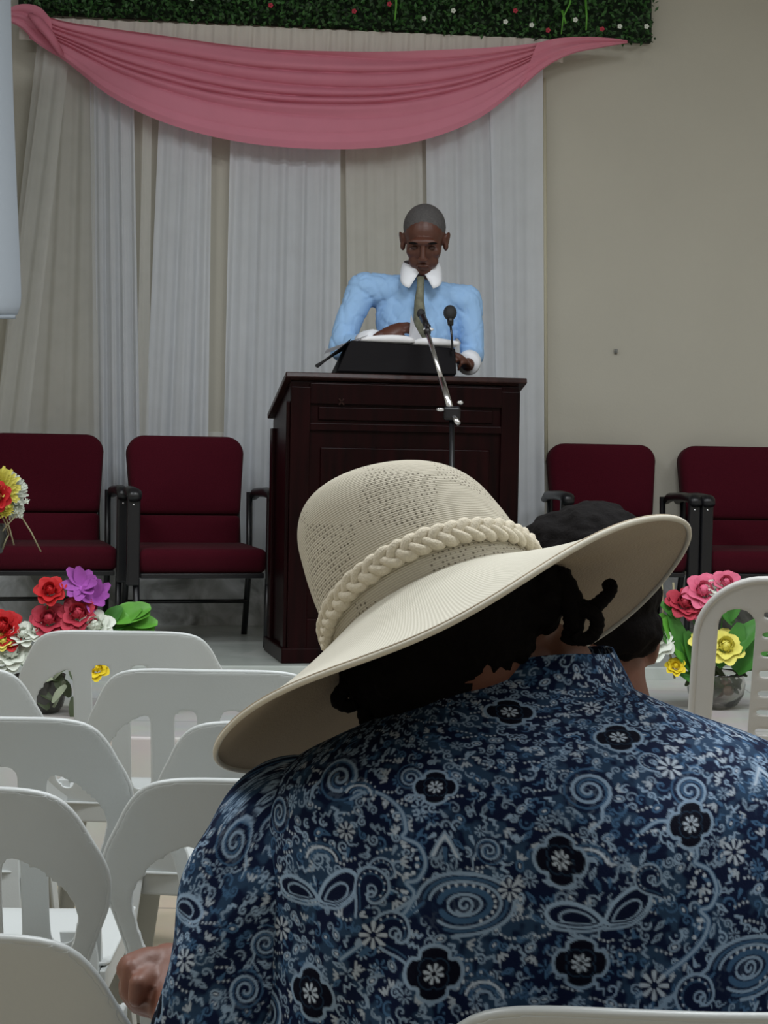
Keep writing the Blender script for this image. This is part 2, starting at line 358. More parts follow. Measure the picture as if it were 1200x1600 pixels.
def interp(poly, n):
    poly = [np.array(p, float) for p in poly]; L = [0]
    for i in range(1, len(poly)): L.append(L[-1]+np.linalg.norm(poly[i]-poly[i-1]))
    sp = spline(poly, 10); d = [0]
    for i in range(1, len(sp)): d.append(d[-1]+np.linalg.norm(sp[i]-sp[i-1]))
    d = np.array(d)/d[-1]; sp = np.array(sp); t = np.linspace(0, 1, n)
    return np.stack([np.interp(t, d, sp[:, k]) for k in range(sp.shape[1])], 1)
def swag_surface(name, top, bot, folds, amp, parent, origin, off=0.14, n=150, m=110, bulge=0.05):
    A = interp(top, n); B = interp(bot, n); G = np.zeros((n, m, 3))
    nrm = Vector((math.sin(WALL_ANG), -math.cos(WALL_ANG), 0))
    for i in range(n):
        t = i/(n-1)
        for j in range(m):
            s = j/(m-1)
            q = A[i]*(1-s)+B[i]*s
            ss = s**0.85 + 0.018*math.sin(5*t+3*s)
            ss += .045*math.sin(9*ss+1.3+.6*t) + .022*math.sin(21*ss+2.2*t)
            lower = max(0.0, min(1.0, (s-0.60)/0.12))                      # the lowest third hangs almost smooth
            w = folds*ss*2*PI + 0.9*math.sin(2.1*t+1)
            f = abs(math.sin(w*0.5))**0.6
            d = off + bulge*math.sin(PI*t)*s + amp*f*(1-0.8*lower)*(0.45+0.55*math.sin(PI*min(1, max(0, t)))) + lower*amp*0.6
            d -= 0.012*max(0, (s-0.93)/0.07)
            p = PW(q[0], q[1], 0) + nrm*d
            G[i, j] = p
    o = link(name, grid_mesh(name, G, origin=origin), M_pink, parent); return o
so = tuple(PW(60, 45, 0.15))
sw = empty('swag', so, label='pink chiffon swag draped in a deep curve across the top of the curtains', cat='swag')
swag_surface('drape', [(58, 30), (110, 48), (250, 68), (400, 88), (560, 94), (700, 90), (790, 84), (850, 76)],
             [(50, 72), (105, 108), (175, 163), (255, 203), (350, 230), (450, 243), (560, 244), (650, 231), (735, 198), (800, 148), (846, 104)],
             8, 0.036, sw, so, n=170, m=150)
swag_surface('gathered_end', [(16, 28), (40, 22), (66, 26), (84, 44)], [(16, 46), (40, 60), (62, 82), (92, 100)], 2.5, 0.02, sw, so, off=0.16, n=40, m=50, bulge=0.02)
swag_surface('tail', [(828, 80), (860, 73), (905, 71), (945, 73), (966, 76)], [(800, 152), (840, 118), (880, 98), (925, 88), (966, 80)], 2.5, 0.014, sw, so, off=0.16, n=50, m=50, bulge=0.02)
# a twisted knot at the left end
bm = bmesh.new(); add_tube(bm, [PW(48, 24, .2), PW(60, 34, .22), PW(80, 58, .22), PW(96, 86, .19)], [.02, .035, .032, .02], 14, flat=.6)
bm_obj('knot', bm, M_pink, sw, origin=so)

# ---- artificial hedge panel above
hp = PW(530, 20, 0.06)
hedge = empty('hedge_panel', hp, label='artificial green hedge panel with tiny flowers above the pink swag', cat='hedge panel')
def leaf_mat(name, a, b_):
    m = bpy.data.materials.new(name); m.use_nodes = True; nt = m.node_tree; b = nt.nodes['Principled BSDF']
    oi = nt.nodes.new('ShaderNodeNewGeometry'); cr = nt.nodes.new('ShaderNodeValToRGB')
    cr.color_ramp.elements[0].color = (*a, 1); cr.color_ramp.elements[1].color = (*b_, 1)
    nt.links.new(oi.outputs['Random Per Island'], cr.inputs[0]); nt.links.new(cr.outputs[0], b.inputs['Base Color']); b.inputs['Roughness'].default_value = 0.55
    return m
M_hedge = leaf_mat('artificial_boxwood', (0.006, 0.022, 0.006), (0.045, 0.15, 0.03))
def hedge_bottom(px): return 6 + (px-20)*0.0475 + 22
def leaf_faces(V, Fc, p, d, up, L, W):
    i = len(V); side = d.cross(up).normalized()
    V += [p, p+d*L*0.5+side*W*0.5+up*W*0.15, p+d*L, p+d*L*0.5-side*W*0.5+up*W*0.15]
    Fc.append((i, i+1, i+2, i+3))
V, Fc = [], []
nrm = Vector((math.sin(WALL_ANG), -math.cos(WALL_ANG), 0))
for k in range(15000):
    px = random.uniform(34, 1012); yb = hedge_bottom(px); py = random.uniform(-170, yb)
    off = random.uniform(0.05, 0.15) if py < yb-8 else random.uniform(0.03, 0.13)
    p = PW(px, py) + nrm*off
    d = Vector((random.gauss(0, 1), random.gauss(0, .6)-0.5, random.gauss(0, 1))).normalized()
    up = Vector((random.gauss(0, .5), -1, random.gauss(0, .5)+.4)).normalized()
    leaf_faces(V, Fc, p-hp, d, up, random.uniform(.018, .032), random.uniform(.011, .018))
me = bpy.data.meshes.new('foliage'); me.from_pydata([tuple(v) for v in V], [], Fc); o = link('foliage', me, M_hedge, hedge); o['kind'] = 'stuff'
bm = bmesh.new()
c = [PW(30, -190), PW(1014, -190), PW(1014, hedge_bottom(1014)-6), PW(30, hedge_bottom(30)-6)]
vs = [bm.verts.new(q + nrm*0.045 - hp) for q in c] + [bm.verts.new(q + nrm*0.005 - hp) for q in c]
for f in [(0, 1, 2, 3), (7, 6, 5, 4), (0, 4, 5, 1), (1, 5, 6, 2), (2, 6, 7, 3), (3, 7, 4, 0)]: bm.faces.new([vs[i] for i in f])
bm_obj('backing_board', bm, mat('dark_green_mat', (0.006, 0.018, 0.006), 0.9), hedge, smooth=False)
def tiny_flower(p, r, material, name, parent):
    bm = bmesh.new()
    for k in range(5):
        a = 2*PI*k/5; add_ellipsoid(bm, p + Vector((math.cos(a)*r*.6, -0.003, math.sin(a)*r*.6)), (r*.5, r*.25, r*.5), seg=8)
    return bm_obj(name, bm, material, parent)
for px, py, mm in [(730, 3, M_pinkfl), (977, 4, M_pinkfl), (795, 30, M_rose), (928, 58, M_rose), (845, 60, M_rose), (780, 47, M_whitefl), (820, 52, M_whitefl),
                   (955, 54, M_whitefl), (998, 7, M_whitefl), (887, 44, M_whitefl), (500, 5, M_pinkfl), (548, 31, M_rose), (700, 30, M_whitefl), (996, 54, M_whitefl),
                   (655, 42, M_whitefl), (912, 2, M_whitefl), (420, 22, M_rose), (300, 12, M_whitefl), (602, 20, M_rose), (200, 8, M_rose)]:
    tiny_flower(PW(px, py) + nrm*0.155 - hp, 0.011, mm, 'small_blossom', hedge)
for pts in [[(883, -10), (878, 20), (868, 40), (865, 66)], [(902, 10), (904, 40), (903, 60)], [(612, -5), (612, 25), (610, 45)], [(866, 30), (872, 50)]]:
    tube('hanging_vine', [PW(*q) + nrm*.16 - hp for q in pts], [.006, .005, .004, .003][:len(pts)], M_leaf2, hedge, seg=6)

# ---- white screen at the left edge
scp = P(-90, 495, 6.6)
scr = empty('projection_screen', scp, label='white hanging screen cut off at the top left edge', cat='screen')
E = interp([(14, -120), (17, 0), (20, 120), (25, 260), (31, 400), (33, 470), (27, 492)], 40)
G = np.zeros((40, 14, 3))
for i in range(40):
    for j in range(14):
        s = j/13; q = (-700*(1-s)+E[i][0]*s, min(E[i][1], 494)); G[i, j] = P(q[0], q[1], 6.6+0.05*math.sin(s*6)*0.3+0.02*s*s)
o = link('screen_sheet', grid_mesh('screen_sheet', G, origin=tuple(scp)), M_screen, scr)
sm = o.modifiers.new('s', 'SOLIDIFY'); sm.thickness = 0.004
a = P(-700, 495, 6.6)-scp; b = P(24, 495, 6.61)-scp
tube('bottom_bar', [a, b], 0.008, M_screen, scr)
tube('hanging_rod', [P(-700, -120, 6.6)-scp, P(14, -120, 6.6)-scp], 0.02, M_screen, scr)
for xx in (-600, -40): tube('hanger', [P(xx, -120, 6.6)-scp, Vector((P(xx, -120, 6.6).x, P(xx, -120, 6.6).y, HC))-scp], 0.006, M_chrome, scr)

# ---- small hook on the right wall
h = PW(962, 549, 0.0)
bm = bmesh.new(); add_box(bm, (0, -.006, 0), (.016, .012, .02)); add_tube(bm, [(0, -.01, .0), (0, -.028, -.002), (0, -.03, .008)], .004, 8)
o = bm_obj('wall_hook', bm, mat('dull_grey_metal', (0.25, 0.25, 0.23), 0.5), smooth=False, bevel=0.001); o.location = h; tag(o, 'tiny grey hook on the bare beige wall at right', 'hook')

# ------------------------------------------------------------------ burgundy stage chairs
def rounded_cushion(w_bot, w_top, h, d, r, nx=28, nz=26, crown=0.25):
    """upright pad in the xz plane, front toward -y"""
    bm = bmesh.new()
    outline = []
    def corner(cx, cz, a0, a1, rr):
        for k in range(9): a = a0+(a1-a0)*k/8; outline.append((cx+rr*math.cos(a), cz+rr*math.sin(a)))
    rb = r*0.35
    corner(w_top/2-r, h-r, 0, PI/2, r); corner(-w_top/2+r, h-r, PI/2, PI, r)
    corner(-w_bot/2+rb, rb, PI, 1.5*PI, rb); corner(w_bot/2-rb, rb, 1.5*PI, 2*PI, rb)
    prof = [(1.0, d*0.5), (1.0, 0.0), (0.985, -d*0.25), (0.95, -d*0.42), (0.88, -d*0.52), (0.6, -d*0.62), (0.25, -d*0.66)]
    rings = []
    for s, y in prof:
        rings.append([bm.verts.new((x*(1-(1-s)*0.9), y, h/2+(z-h/2)*s)) for x, z in outline])
    n = len(outline)
    for a, b in zip(rings, rings[1:]):
        for k in range(n): bm.faces.new((a[k], a[(k+1) % n], b[(k+1) % n], b[k]))
    bm.faces.new(rings[0][::-1]); bm.faces.new(rings[-1]); bmesh.ops.recalc_face_normals(bm, faces=bm.faces); return bm
def make_red_chair():
    """origin on the dais under the seat, front toward -y; seat front at y=-0.27"""
    r = empty('stage_chair')
    lean = 0.16
    bm = rounded_cushion(0.47, 0.505, 0.345, 0.075, 0.075); bmesh.ops.transform(bm, matrix=Matrix.Translation((0, 0.255, 0.515)) @ Matrix.Rotation(-lean, 4, 'X'), verts=bm.verts)
    bm_obj('backrest', bm, M_burg, r)
    bm = rounded_cushion(0.455, 0.465, 0.17, 0.065, 0.02); bmesh.ops.transform(bm, matrix=Matrix.Translation((0, 0.222, 0.348)) @ Matrix.Rotation(-lean, 4, 'X'), verts=bm.verts)
    bm_obj('lumbar_pad', bm, M_burg, r)
    bm = bmesh.new(); add_box(bm, (0, -0.01, 0.35), (0.53, 0.50, 0.105))
    for v in bm.verts:
        if v.co.y < 0 and v.co.z < .35: v.co.y += .03
    o = bm_obj('seat', bm, M_burg, r, bevel=0.035)
    box('seat_pan', (0, 0, 0.292), (0.50, 0.46, 0.02), M_blackmetal, r)
    for s in (-1, 1):
        x = s*0.282
        bm = bmesh.new(); add_box(bm, (x, -0.235, 0.435), (0.052, 0.034, 0.36)); f = bm_obj('arm_post', bm, M_blackmetal, r, smooth=False, bevel=.008)
        bm = bmesh.new(); add_ellipsoid(bm, (x, -.254, .603), (.006, .004, .006), seg=8); add_ellipsoid(bm, (x-.002, -.254, .578), (.005, .003, .004), seg=8); bm_obj('bolt', bm, M_chrome, f)
        bm = bmesh.new(); add_tube(bm, [(x, -.27, .60), (x, -.25, .622), (x, -.1, .628), (x, .12, .622), (x, .20, .60)], [.026, .032, .03, .027, .02], 14, flat=.7); bm_obj('armrest', bm, M_blackmetal, r)
        tube('leg', [(s*.268, -.225, .28), (s*.262, -.235, 0.0)], .0135, M_blackmetal, r)
        tube('leg', [(s*.262, .19, .62), (s*.262, .17, .30), (s*.262, .27, 0.0)], .0135, M_blackmetal, r)
        tube('back_frame', [(s*.225, .215, .30), (s*.225, .27, .5), (s*.225, .325, .80)], .012, M_blackmetal, r)
    tube('stretcher', [(-.262, .21, .15), (.262, .21, .15)], .009, M_blackmetal, r)
    return r
red = make_red_chair()
spots = [(56, 6.93, .26, 'leftmost burgundy stage chair, behind the red and purple flowers'),
         (292, 6.93, .26, 'burgundy stage chair standing alone just left of the dark pulpit'),
         (970, 7.44, WALL_ANG, 'burgundy stage chair partly hidden by a black-haired head, right of the pulpit'),
         (1187, 7.50, WALL_ANG, 'rightmost burgundy stage chair, above the glass flower bowl')]
for i, (px, d, a, lab) in enumerate(spots):
    o = red if i == 0 else copy_tree(red)
    p = P(px, 1018, d); o.location = (p.x, d + 0.235, DAIS); o.rotation_euler = (0, 0, a)
    tag(o, lab, 'chair', 'burgundy upholstered stage chairs')

# ------------------------------------------------------------------ pulpit
PY = 0.23
def podium():
    fl = P(450, 585, 6.5); W, D = 0.925, 0.40
    r = empty('pulpit', (fl.x, fl.y, DAIS), math.radians(13), label='tall dark mahogany pulpit that the man in blue stands behind', cat='pulpit')
    H1 = 1.577-DAIS; H0 = 1.435-DAIS
    # carcass with a top that falls away toward the speaker
    bm = bmesh.new()
    def v(x, y, z): return bm.verts.new((x, y, z))
    t = 0.012
    q = [v(t, t, 0), v(W-t, t, 0), v(W-t, D, 0), v(t, D, 0), v(t, t, H1-.03), v(W-t, t, H1-.03), v(W-t, D, H0-.03), v(t, D, H0-.03)]
    for f in [(3, 2, 1, 0), (4, 5, 6, 7), (0, 1, 5, 4), (1, 2, 6, 5), (2, 3, 7, 6), (3, 0, 4, 7)]: bm.faces.new([q[i] for i in f])
    bm_obj('body', bm, M_wood, r, smooth=False, bevel=.004)
    bm = bmesh.new(); ang = math.atan2(H0-H1, D)
    L = math.hypot(D, H1-H0)+.03
    add_box(bm, (W/2, D/2, (H1+H0)/2-.012), (W+.02, L, .022), rot=(ang, 0, 0)); bm_obj('top', bm, M_woodtop, r, smooth=False, bevel=.004)
    # front frame: stiles, rails and raised panels
    for name, c, s in [('stile', (.05, .006, H1/2-.02), (.075, .02, H1-.06)), ('stile', (W-.05, .006, H1/2-.02), (.075, .02, H1-.06)),
                       ('rail', (W/2, .006, H1-.075), (W-.17, .018, .08)), ('rail', (W/2, .006, .09), (W-.17, .018, .16)), ('rail', (W/2, .004, H1-.20), (W-.17, .014, .03))]:
        box(name, c, s, M_wood, r, bevel=.005)
    box('front_panel', (W/2, .007, .51), (W-.26, .012, .62), M_wood, r, bevel=.006)
    box('frieze_panel', (W/2, .007, H1-.15), (W-.24, .010, .05), M_wood, r, bevel=.004)
    box('plinth', (W/2, D/2, .03), (W+.02, D+.02, .06), M_wood, r, bevel=.006)
    # side panel frame
    for name, c, s in [('side_stile', (.006, .04, .5), (.016, .06, .98)), ('side_stile', (.006, D-.04, .45), (.016, .06, .88))]:
        box(name, c, s, M_wood, r, bevel=.004)
    # small cross carved high on the front
    bm = bmesh.new(); add_box(bm, (.205, -.006, H1-.105), (.006, .004, .03), rot=(0, .7, 0)); add_box(bm, (.205, -.006, H1-.105), (.006, .004, .03), rot=(0, -.7, 0))
    bm_obj('carved_mark', bm, M_woodtop, r, smooth=False)
    return r
pod = podium()

# ---- black case / reading board on the pulpit, book, papers, microphones
def reading_board():
    o0 = P(620, 578, 6.62)
    r = empty('reading_board', o0, math.radians(11), label='black sloped reading board with a side flap lying on the pulpit', cat='reading board')
    k = 1/(F/6.62)
    def q(px, py, y): return Vector(((px-620)*k, y, -(py-578)*k))
    bm = bmesh.new()
    f = [q(525, 583, 0), q(716, 583, 0), q(716, 541, .03), q(548, 533, .03)]
    b = [q(525, 592, .20), q(716, 592, .20), q(716, 553, .24), q(548, 548, .24)]
    fv = [bm.verts.new(p) for p in f]; bv = [bm.verts.new(p) for p in b]
    bm.faces.new(fv); bm.faces.new(bv[::-1])
    for i in range(4): bm.faces.new((fv[i], bv[i], bv[(i+1) % 4], fv[(i+1) % 4]))
    bmesh.ops.recalc_face_normals(bm, faces=bm.faces); bm_obj('board', bm, M_black, r, smooth=False, bevel=.005)
    bm = bmesh.new()
    p4 = [q(548, 533, .03), q(497, 578, .02), q(503, 572, .20), q(552, 545, .24)]
    lo = [bm.verts.new(p) for p in p4]; hi = [bm.verts.new(p+Vector((.004, 0, .008))) for p in p4]
    bm.faces.new(lo); bm.faces.new(hi[::-1])
    for i in range(4): bm.faces.new((lo[i], hi[i], hi[(i+1) % 4], lo[(i+1) % 4]))
    bmesh.ops.recalc_face_normals(bm, faces=bm.faces); bm_obj('side_flap', bm, M_black, r, smooth=False)
    return r, q
rb, q_ = reading_board()
# open book: two page blocks, arched
br_ = empty('open_book', P(640, 531, 6.72), math.radians(11), label='open white book lying on the black reading board', cat='book')
def page_block(x0, x1, y0, y1, zc, name, lift=.012):
    n = 14; G = np.zeros((n, 2, 3)); bm = bmesh.new(); top = []; bot = []
    for i in range(n):
        t = i/(n-1); x = x0+(x1-x0)*t; z = zc+lift*math.sin(PI*t**.7)
        top.append([bm.verts.new((x, y, z+(.002 if y == y0 else -.012))) for y in (y0, y1)]); bot.append([bm.verts.new((x, y, zc-.012-(0 if y == y0 else .014))) for y in (y0, y1)])
    for i in range(n-1):
        bm.faces.new((top[i][0], top[i+1][0], top[i+1][1], top[i][1])); bm.faces.new((bot[i][0], bot[i][1], bot[i+1][1], bot[i+1][0]))
        bm.faces.new((top[i][0], bot[i][0], bot[i+1][0], top[i+1][0])); bm.faces.new((top[i][1], top[i+1][1], bot[i+1][1], bot[i][1]))
    bm.faces.new((top[0][0], top[0][1], bot[0][1], bot[0][0])); bm.faces.new((top[-1][0], bot[-1][0], bot[-1][1], top[-1][1]))
    return bm_obj(name, bm, M_paper, br_)
page_block(0.01, -0.20, -.05, .16, 0.0, 'page_block'); page_block(0.01, 0.185, -.05, .16, -.006, 'page_block')
bm = bmesh.new(); v4 = [bm.verts.new(p) for p in [(-.005, -.01, .0), (.062, .02, -.004), (.03, .05, .06), (.012, .04, .105)]]; bm.faces.new(v4)
bmesh.ops.solidify(bm, geom=bm.faces[:], thickness=.0012); bm_obj('turning_page', bm, M_paper, br_, smooth=False)
# loose sheet spilling over the left side
bm = bmesh.new(); v4 = [bm.verts.new(p) for p in [(-.17, -.055, .012), (-.335, -.06, -.05), (-.32, .10, -.06), (-.17, .1, .0)]]; bm.faces.new(v4)
bmesh.ops.solidify(bm, geom=bm.faces[:], thickness=.0015)
o = bm_obj('loose_sheet', bm, M_paper, smooth=False); o.location = br_.location; o.rotation_euler = br_.rotation_euler; tag(o, 'loose white sheet sticking out at the left of the open book', 'paper')

def mic_stand():
    base = P(705, 1060, 6.2); base.z = PLAT
    r = empty('microphone_stand', base, label='silver boom microphone stand leaning in front of the pulpit', cat='microphone stand')
    piv = P(706, 646, 6.2)
    tail = P(716, 661, 6.14); tip = P(668, 520, 6.46)
    tube('pole', [(0, 0, .03), piv-base], .010, M_blackmetal, r)
    bm = bmesh.new()
    for k in range(3):
        a = k*2*PI/3+.4; add_tube(bm, [(0, 0, .09), (.24*math.cos(a), .16*math.sin(a)-.02, .012)], .008, 8)
    bm_obj('tripod_base', bm, M_blackmetal, r)
    box('clutch', piv-base, (.06, .05, .05), M_blackmetal, r, bevel=.01)
    d = (tip-piv)
    tube('boom', [tail-base, piv-base-d*.02], .0095, M_chrome, r); tube('boom', [piv-base+d*.02, piv-base+d*.42], .0125, M_chrome, r); tube('boom', [piv-base+d*.42, tip-base], .0085, M_chrome, r)
    k1 = P(688, 640, 6.17)-base; bm = bmesh.new(); add_ellipsoid(bm, k1, (.016, .010, .008), seg=10); bm_obj('knob', bm, M_chrome, r)
    k2 = P(719, 629, 6.18)-base; bm = bmesh.new(); add_ellipsoid(bm, k2, (.012, .008, .008), seg=10); bm_obj('knob', bm, M_chrome, r)
    tube('mic_clip', [tip-base, P(668, 510, 6.5)-base], .013, M_blackmetal, r)
    return r
mic_stand()
def mic(name, a, b, label, silver=True, head_r=.026):
    a, b = Vector(a), Vector(b); r = empty(name, a, label=label, cat='microphone'); d = b-a
    tube('handle', [Vector((0, 0, 0)), d*.6], [.011, .014], M_blackmetal, r, seg=14)
    bm = bmesh.new(); add_ellipsoid(bm, d*.8, (head_r, head_r, head_r*1.15), seg=16); bm_obj('grille', bm, mat('dark_mic_mesh', (.02, .02, .022), .5, bump=.8, bump_scale=900), r)
    if silver:
        bm = bmesh.new(); add_ellipsoid(bm, -d.normalized()*.004, (.020, .010, .008), seg=12); bm_obj('end_cap', bm, mat('pale_cap', (.8, .8, .8), .3), r)
    return r
mic('microphone', P(669, 514, 6.48), P(655, 484, 6.62), 'dark microphone on the silver boom, pointing at the man', head_r=.016)
g = mic('microphone', P(704, 508, 6.66), P(703, 484, 6.68), 'black round-headed microphone on a thin gooseneck beside the open book', silver=False, head_r=.026)
tube('gooseneck', [P(707, 548, 6.66)-g.location, P(706, 526, 6.66)-g.location, Vector((0, 0, 0))], .0045, M_blackmetal, g)

# ------------------------------------------------------------------ hands
def hand_prims(o, fx, fy, fz, s=1.0, curl=(.5, .7, .5), side=1, spread=.10, thumb=None):
    """o wrist; fx towards the thumb side, fy along the fingers, fz out of the back of the hand"""
    fx, fy, fz = Vector(fx).normalized(), Vector(fy).normalized(), Vector(fz).normalized()
    def W(x, y, z): return Vector(o) + (fx*x + fy*y + fz*z)*s
    R = Matrix((fx, fy, fz)).transposed()
    pr = [('e', W(0, .045, 0), (.041*s, .052*s, .017*s), R), ('e', W(.006, .02, -.004), (.034*s, .035*s, .018*s), R), ('e', W(0, 0, 0), (.027*s, .03*s, .019*s), R)]
    fing = [(.030, .088, .078, .0092), (.010, .092, .088, .0094), (-.011, .089, .080, .0090), (-.030, .080, .062, .0080)]
    for i, (x, y, L, r) in enumerate(fing):
        a = 0; p = W(x*.9, y-.016, 0); ang = -spread*(i-1.4)*-1
        seg = [L*.45, L*.31, L*.24]
        q0 = p; pr.append(('c', W(x*.6, y-.05, 0), p, r*1.25*s, r*1.15*s))
        for j, sl in enumerate(seg):
            a += curl[j]
            d = (fy*math.cos(a) - fz*math.sin(a)) + fx*(x*spread*8)*math.cos(a)*.35
            q1 = q0 + d.normalized()*sl*s
            rr = r*(1-.1*j)*s; pr.append(('c', q0, q1, rr, rr*.93)); q0 = q1
    t0 = W(.022, .015, -.006); t1 = W(.050, .045, -.016); t2 = W(.056, .074, -.026); t3 = W(.052, .096, -.034)
    if thumb: t1, t2, t3 = [W(*t) for t in thumb]
    pr += [('c', t0, t1, .0145*s, .0115*s), ('c', t1, t2, .011*s, .0098*s), ('c', t2, t3, .0098*s, .0085*s)]
    return pr

# ------------------------------------------------------------------ the man at the pulpit
def rotm(rx=0, ry=0, rz=0): return Euler((rx, ry, rz)).to_matrix()
def man():
    hd = 6.90
    root_p = Vector((0.13, 7.12, DAIS))
    r = empty('person', root_p, label='man in a light blue shirt and tie reading with bowed head at the pulpit', cat='person')
    HC_ = P(663, 368, hd)                                # centre of the skull
    RH = rotm(math.radians(26), 0, math.radians(-4))     # head bowed toward the book (face toward -y)
    s = 1.10
    def H(x, y, z): return HC_ + RH @ Vector((x, y, z))*s
    def hr(*a): return tuple(v*s for v in a)
    pr = [('e', H(0, .012, .012), hr(.074, .094, .084), RH), ('e', H(0, -.035, -.035), hr(.064, .060, .070), RH),
          ('e', H(0, -.045, -.075), hr(.052, .048, .048), RH), ('e', H(0, -.062, -.108), hr(.032, .032, .024), RH),
          ('e', H(0, -.088, .008), hr(.050, .018, .014), RH),                       # brow
          ('c', H(0, -.096, -.010), H(0, -.112, -.048), .010, .013), ('e', H(0, -.110, -.052), hr(.021, .013, .010), RH),
          ('e', H(0, -.098, -.078), hr(.026, .010, .006), RH), ('e', H(0, -.097, -.089), hr(.023, .011, .007), RH),
          ('e', H(.040, -.070, -.036), hr(.022, .018, .022), RH), ('e', H(-.040, -.070, -.036), hr(.022, .018, .022), RH), ('e', H(.030, -.066, -.07), hr(.024, .022, .03), RH), ('e', H(-.030, -.066, -.07), hr(.024, .022, .03), RH)]
    for sx in (-1, 1):
        E_ = RH @ rotm(0, sx*.12, sx*-.45)
        pr += [('e', H(sx*.080, .004, -.020), hr(.008, .020, .029), E_), ('e', H(sx*.078, -.004, -.038), hr(.010, .014, .018), RH), ('e', H(sx*.085, .012, -.008), hr(.006, .016, .019), E_)]
    NB = P(652, 452, 6.99); CH = P(650, 520, 7.02); WA = Vector((0.13, 7.08, 1.62)); HIP = Vector((0.13, 7.12, 1.40))
    SL = P(566, 452, 7.0); SR = P(730, 470, 7.0)
    EL = P(533, 545, 6.93); ER = P(738, 556, 6.98)
    WL = P(594, 530, 6.76); WR = P(731, 570, 6.80)
    pr += [('c', H(0, .03, -.06), NB, .056, .060), ('c', SL, SR, .05, .05), ('e', CH, (.15, .10, .17)), ('c', CH, HIP, .12, .125),
           ('c', SL, EL, .048, .038), ('c', EL, WL, .038, .026), ('c', SR, ER, .044, .034), ('c', ER, WR, .034, .026)]
    # right hand (image left) reaches over the book, left hand grips the board edge
    pr += hand_prims(WL + Vector((.0, -.01, .012)), (.2, .5, .75), (.92, .05, .32), (-.35, -.75, .45), 1.0, (.35, .6, .5), thumb=[(.04, .05, -.02), (.048, .075, -.035), (.04, .095, -.05)])
    pr += hand_prims(WR + Vector((-.006, -.005, .0)), (-.75, -.1, .5), (-.35, -.75, .3), (.45, -.25, .8), .95, (.5, .9, .7))
    for sx in (-1, 1):
        kn = Vector((.13+sx*.10, 7.08, 0.98)); an = Vector((.13+sx*.11, 7.14, .58))
        pr += [('c', HIP+Vector((sx*.08, 0, -.02)), kn, .078, .052), ('c', kn, an, .052, .034), ('c', an, an+Vector((0, -.15, -.06)), .034, .028)]
    sk = organic('body', pr, M_skin, r, voxel=.0042, smooth=3, origin=root_p)
    # hair: a close cropped cap
    hair = [('e', H(0, .022, .024), hr(.0775, .0935, .083), RH), ('e', H(0, .05, -.02), hr(.072, .066, .07), RH)]
    def hair_cut(co, n): return Vector((0, 0, 0))
    ho = organic('hair', hair, M_hairgrey, r, voxel=.004, smooth=3, origin=root_p)
    bm = bmesh.new(); bm.from_mesh(ho.data)              # trim the cap along the hairline
    dele = []
    inv = RH.inverted()
    for v in bm.verts:
        l = inv @ (v.co + root_p - HC_) / s
        line = .034 if l.y < -.03 else .034-(l.y+.03)*1.3
        if l.z < line - (0 if abs(l.x) < .055 else .018*(abs(l.x)-.055)/.02): dele.append(v)
    bmesh.ops.delete(bm, geom=dele, context='VERTS'); bm.to_mesh(ho.data); bm.free()
    # eyes and brows
    for sx in (-1, 1):
        bm = bmesh.new(); add_ellipsoid(bm, H(sx*.031, -.0855, -.016), hr(.014, .008, .0065), RH, seg=12); bm_obj('eyelid', bm, mat('shaded_eyelid_skin', (.05, .018, .012), .5), r, origin=root_p)
        bm = bmesh.new(); add_ellipsoid(bm, H(sx*.032, -.100, .006), hr(.020, .006, .0042), RH, seg=12); bm_obj('eyebrow', bm, M_hair, r, origin=root_p)
    bm = bmesh.new(); add_ellipsoid(bm, H(0, -.105, -.0835), hr(.022, .007, .0018), RH, seg=12); bm_obj('mouth_line', bm, mat('dark_lip', (.04, .012, .01), .5), r, origin=root_p)
    # shirt
    sh = [('e', P(650, 500, 7.01), (.168, .115, .16)), ('c', P(650, 520, 7.02), Vector((.13, 7.09, 1.46)), .165, .155),
          ('c', SL+Vector((.01, 0, .01)), SR+Vector((-.01, 0, .01)), .060, .060), ('c', NB+Vector((0, .0, -.01)), CH, .085, .14), ('c', NB+Vector((0, .01, -.02)), SL+Vector((.02, 0, .0)), .075, .066), ('c', NB+Vector((0, .01, -.02)), SR+Vector((-.02, 0, .0)), .075, .064),
          ('e', SL+Vector((.01, 0, 0)), (.066, .072, .066)), ('e', SR+Vector((-.01, 0, 0)), (.066, .072, .064)),
          ('c', SL, SL.lerp(EL, .5)+Vector((-.008, 0, 0)), .066, .058), ('c', SL.lerp(EL, .5)+Vector((-.008, 0, 0)), EL, .058, .052), ('c', EL, EL.lerp(WL, .62), .052, .040),
          ('c', SR, SR.lerp(ER, .55)+Vector((.006, 0, 0)), .062, .055), ('c', SR.lerp(ER, .55)+Vector((.006, 0, 0)), ER, .055, .050), ('c', ER, ER.lerp(WR, .75), .050, .040)]
    def fold(co, n):
        k = noise.noise(Vector((co.x*7+3, co.y*9, co.z*5)))*.006 - (max(0, .16-abs(noise.noise(Vector((co.x*13+co.z*10, co.y*9, co.z*6-co.x*7))))))*.03 - (max(0, .1-abs(noise.noise(Vector((co.x*24-co.z*20, co.y*14, co.z*12+co.x*9))))))*.04
        return n*k
    organic('shirt', sh, M_shirt, r, voxel=.007, smooth=12, origin=root_p, disp=fold)
    # rolled white cuffs
    for a, b, rr in ((EL.lerp(WL, .55), EL.lerp(WL, .92), .044), (ER.lerp(WR, .55), ER.lerp(WR, .95), .045)):
        d = (b-a); tube('cuff', [a, a+d*.3, a+d*.8, b], [rr*.98, rr*1.06, rr*1.04, rr*.9], M_white_cloth, r, seg=20, origin=root_p)
    # white collar: two leaves around the neck meeting at the tie
    KN = P(656, 446, 6.862)
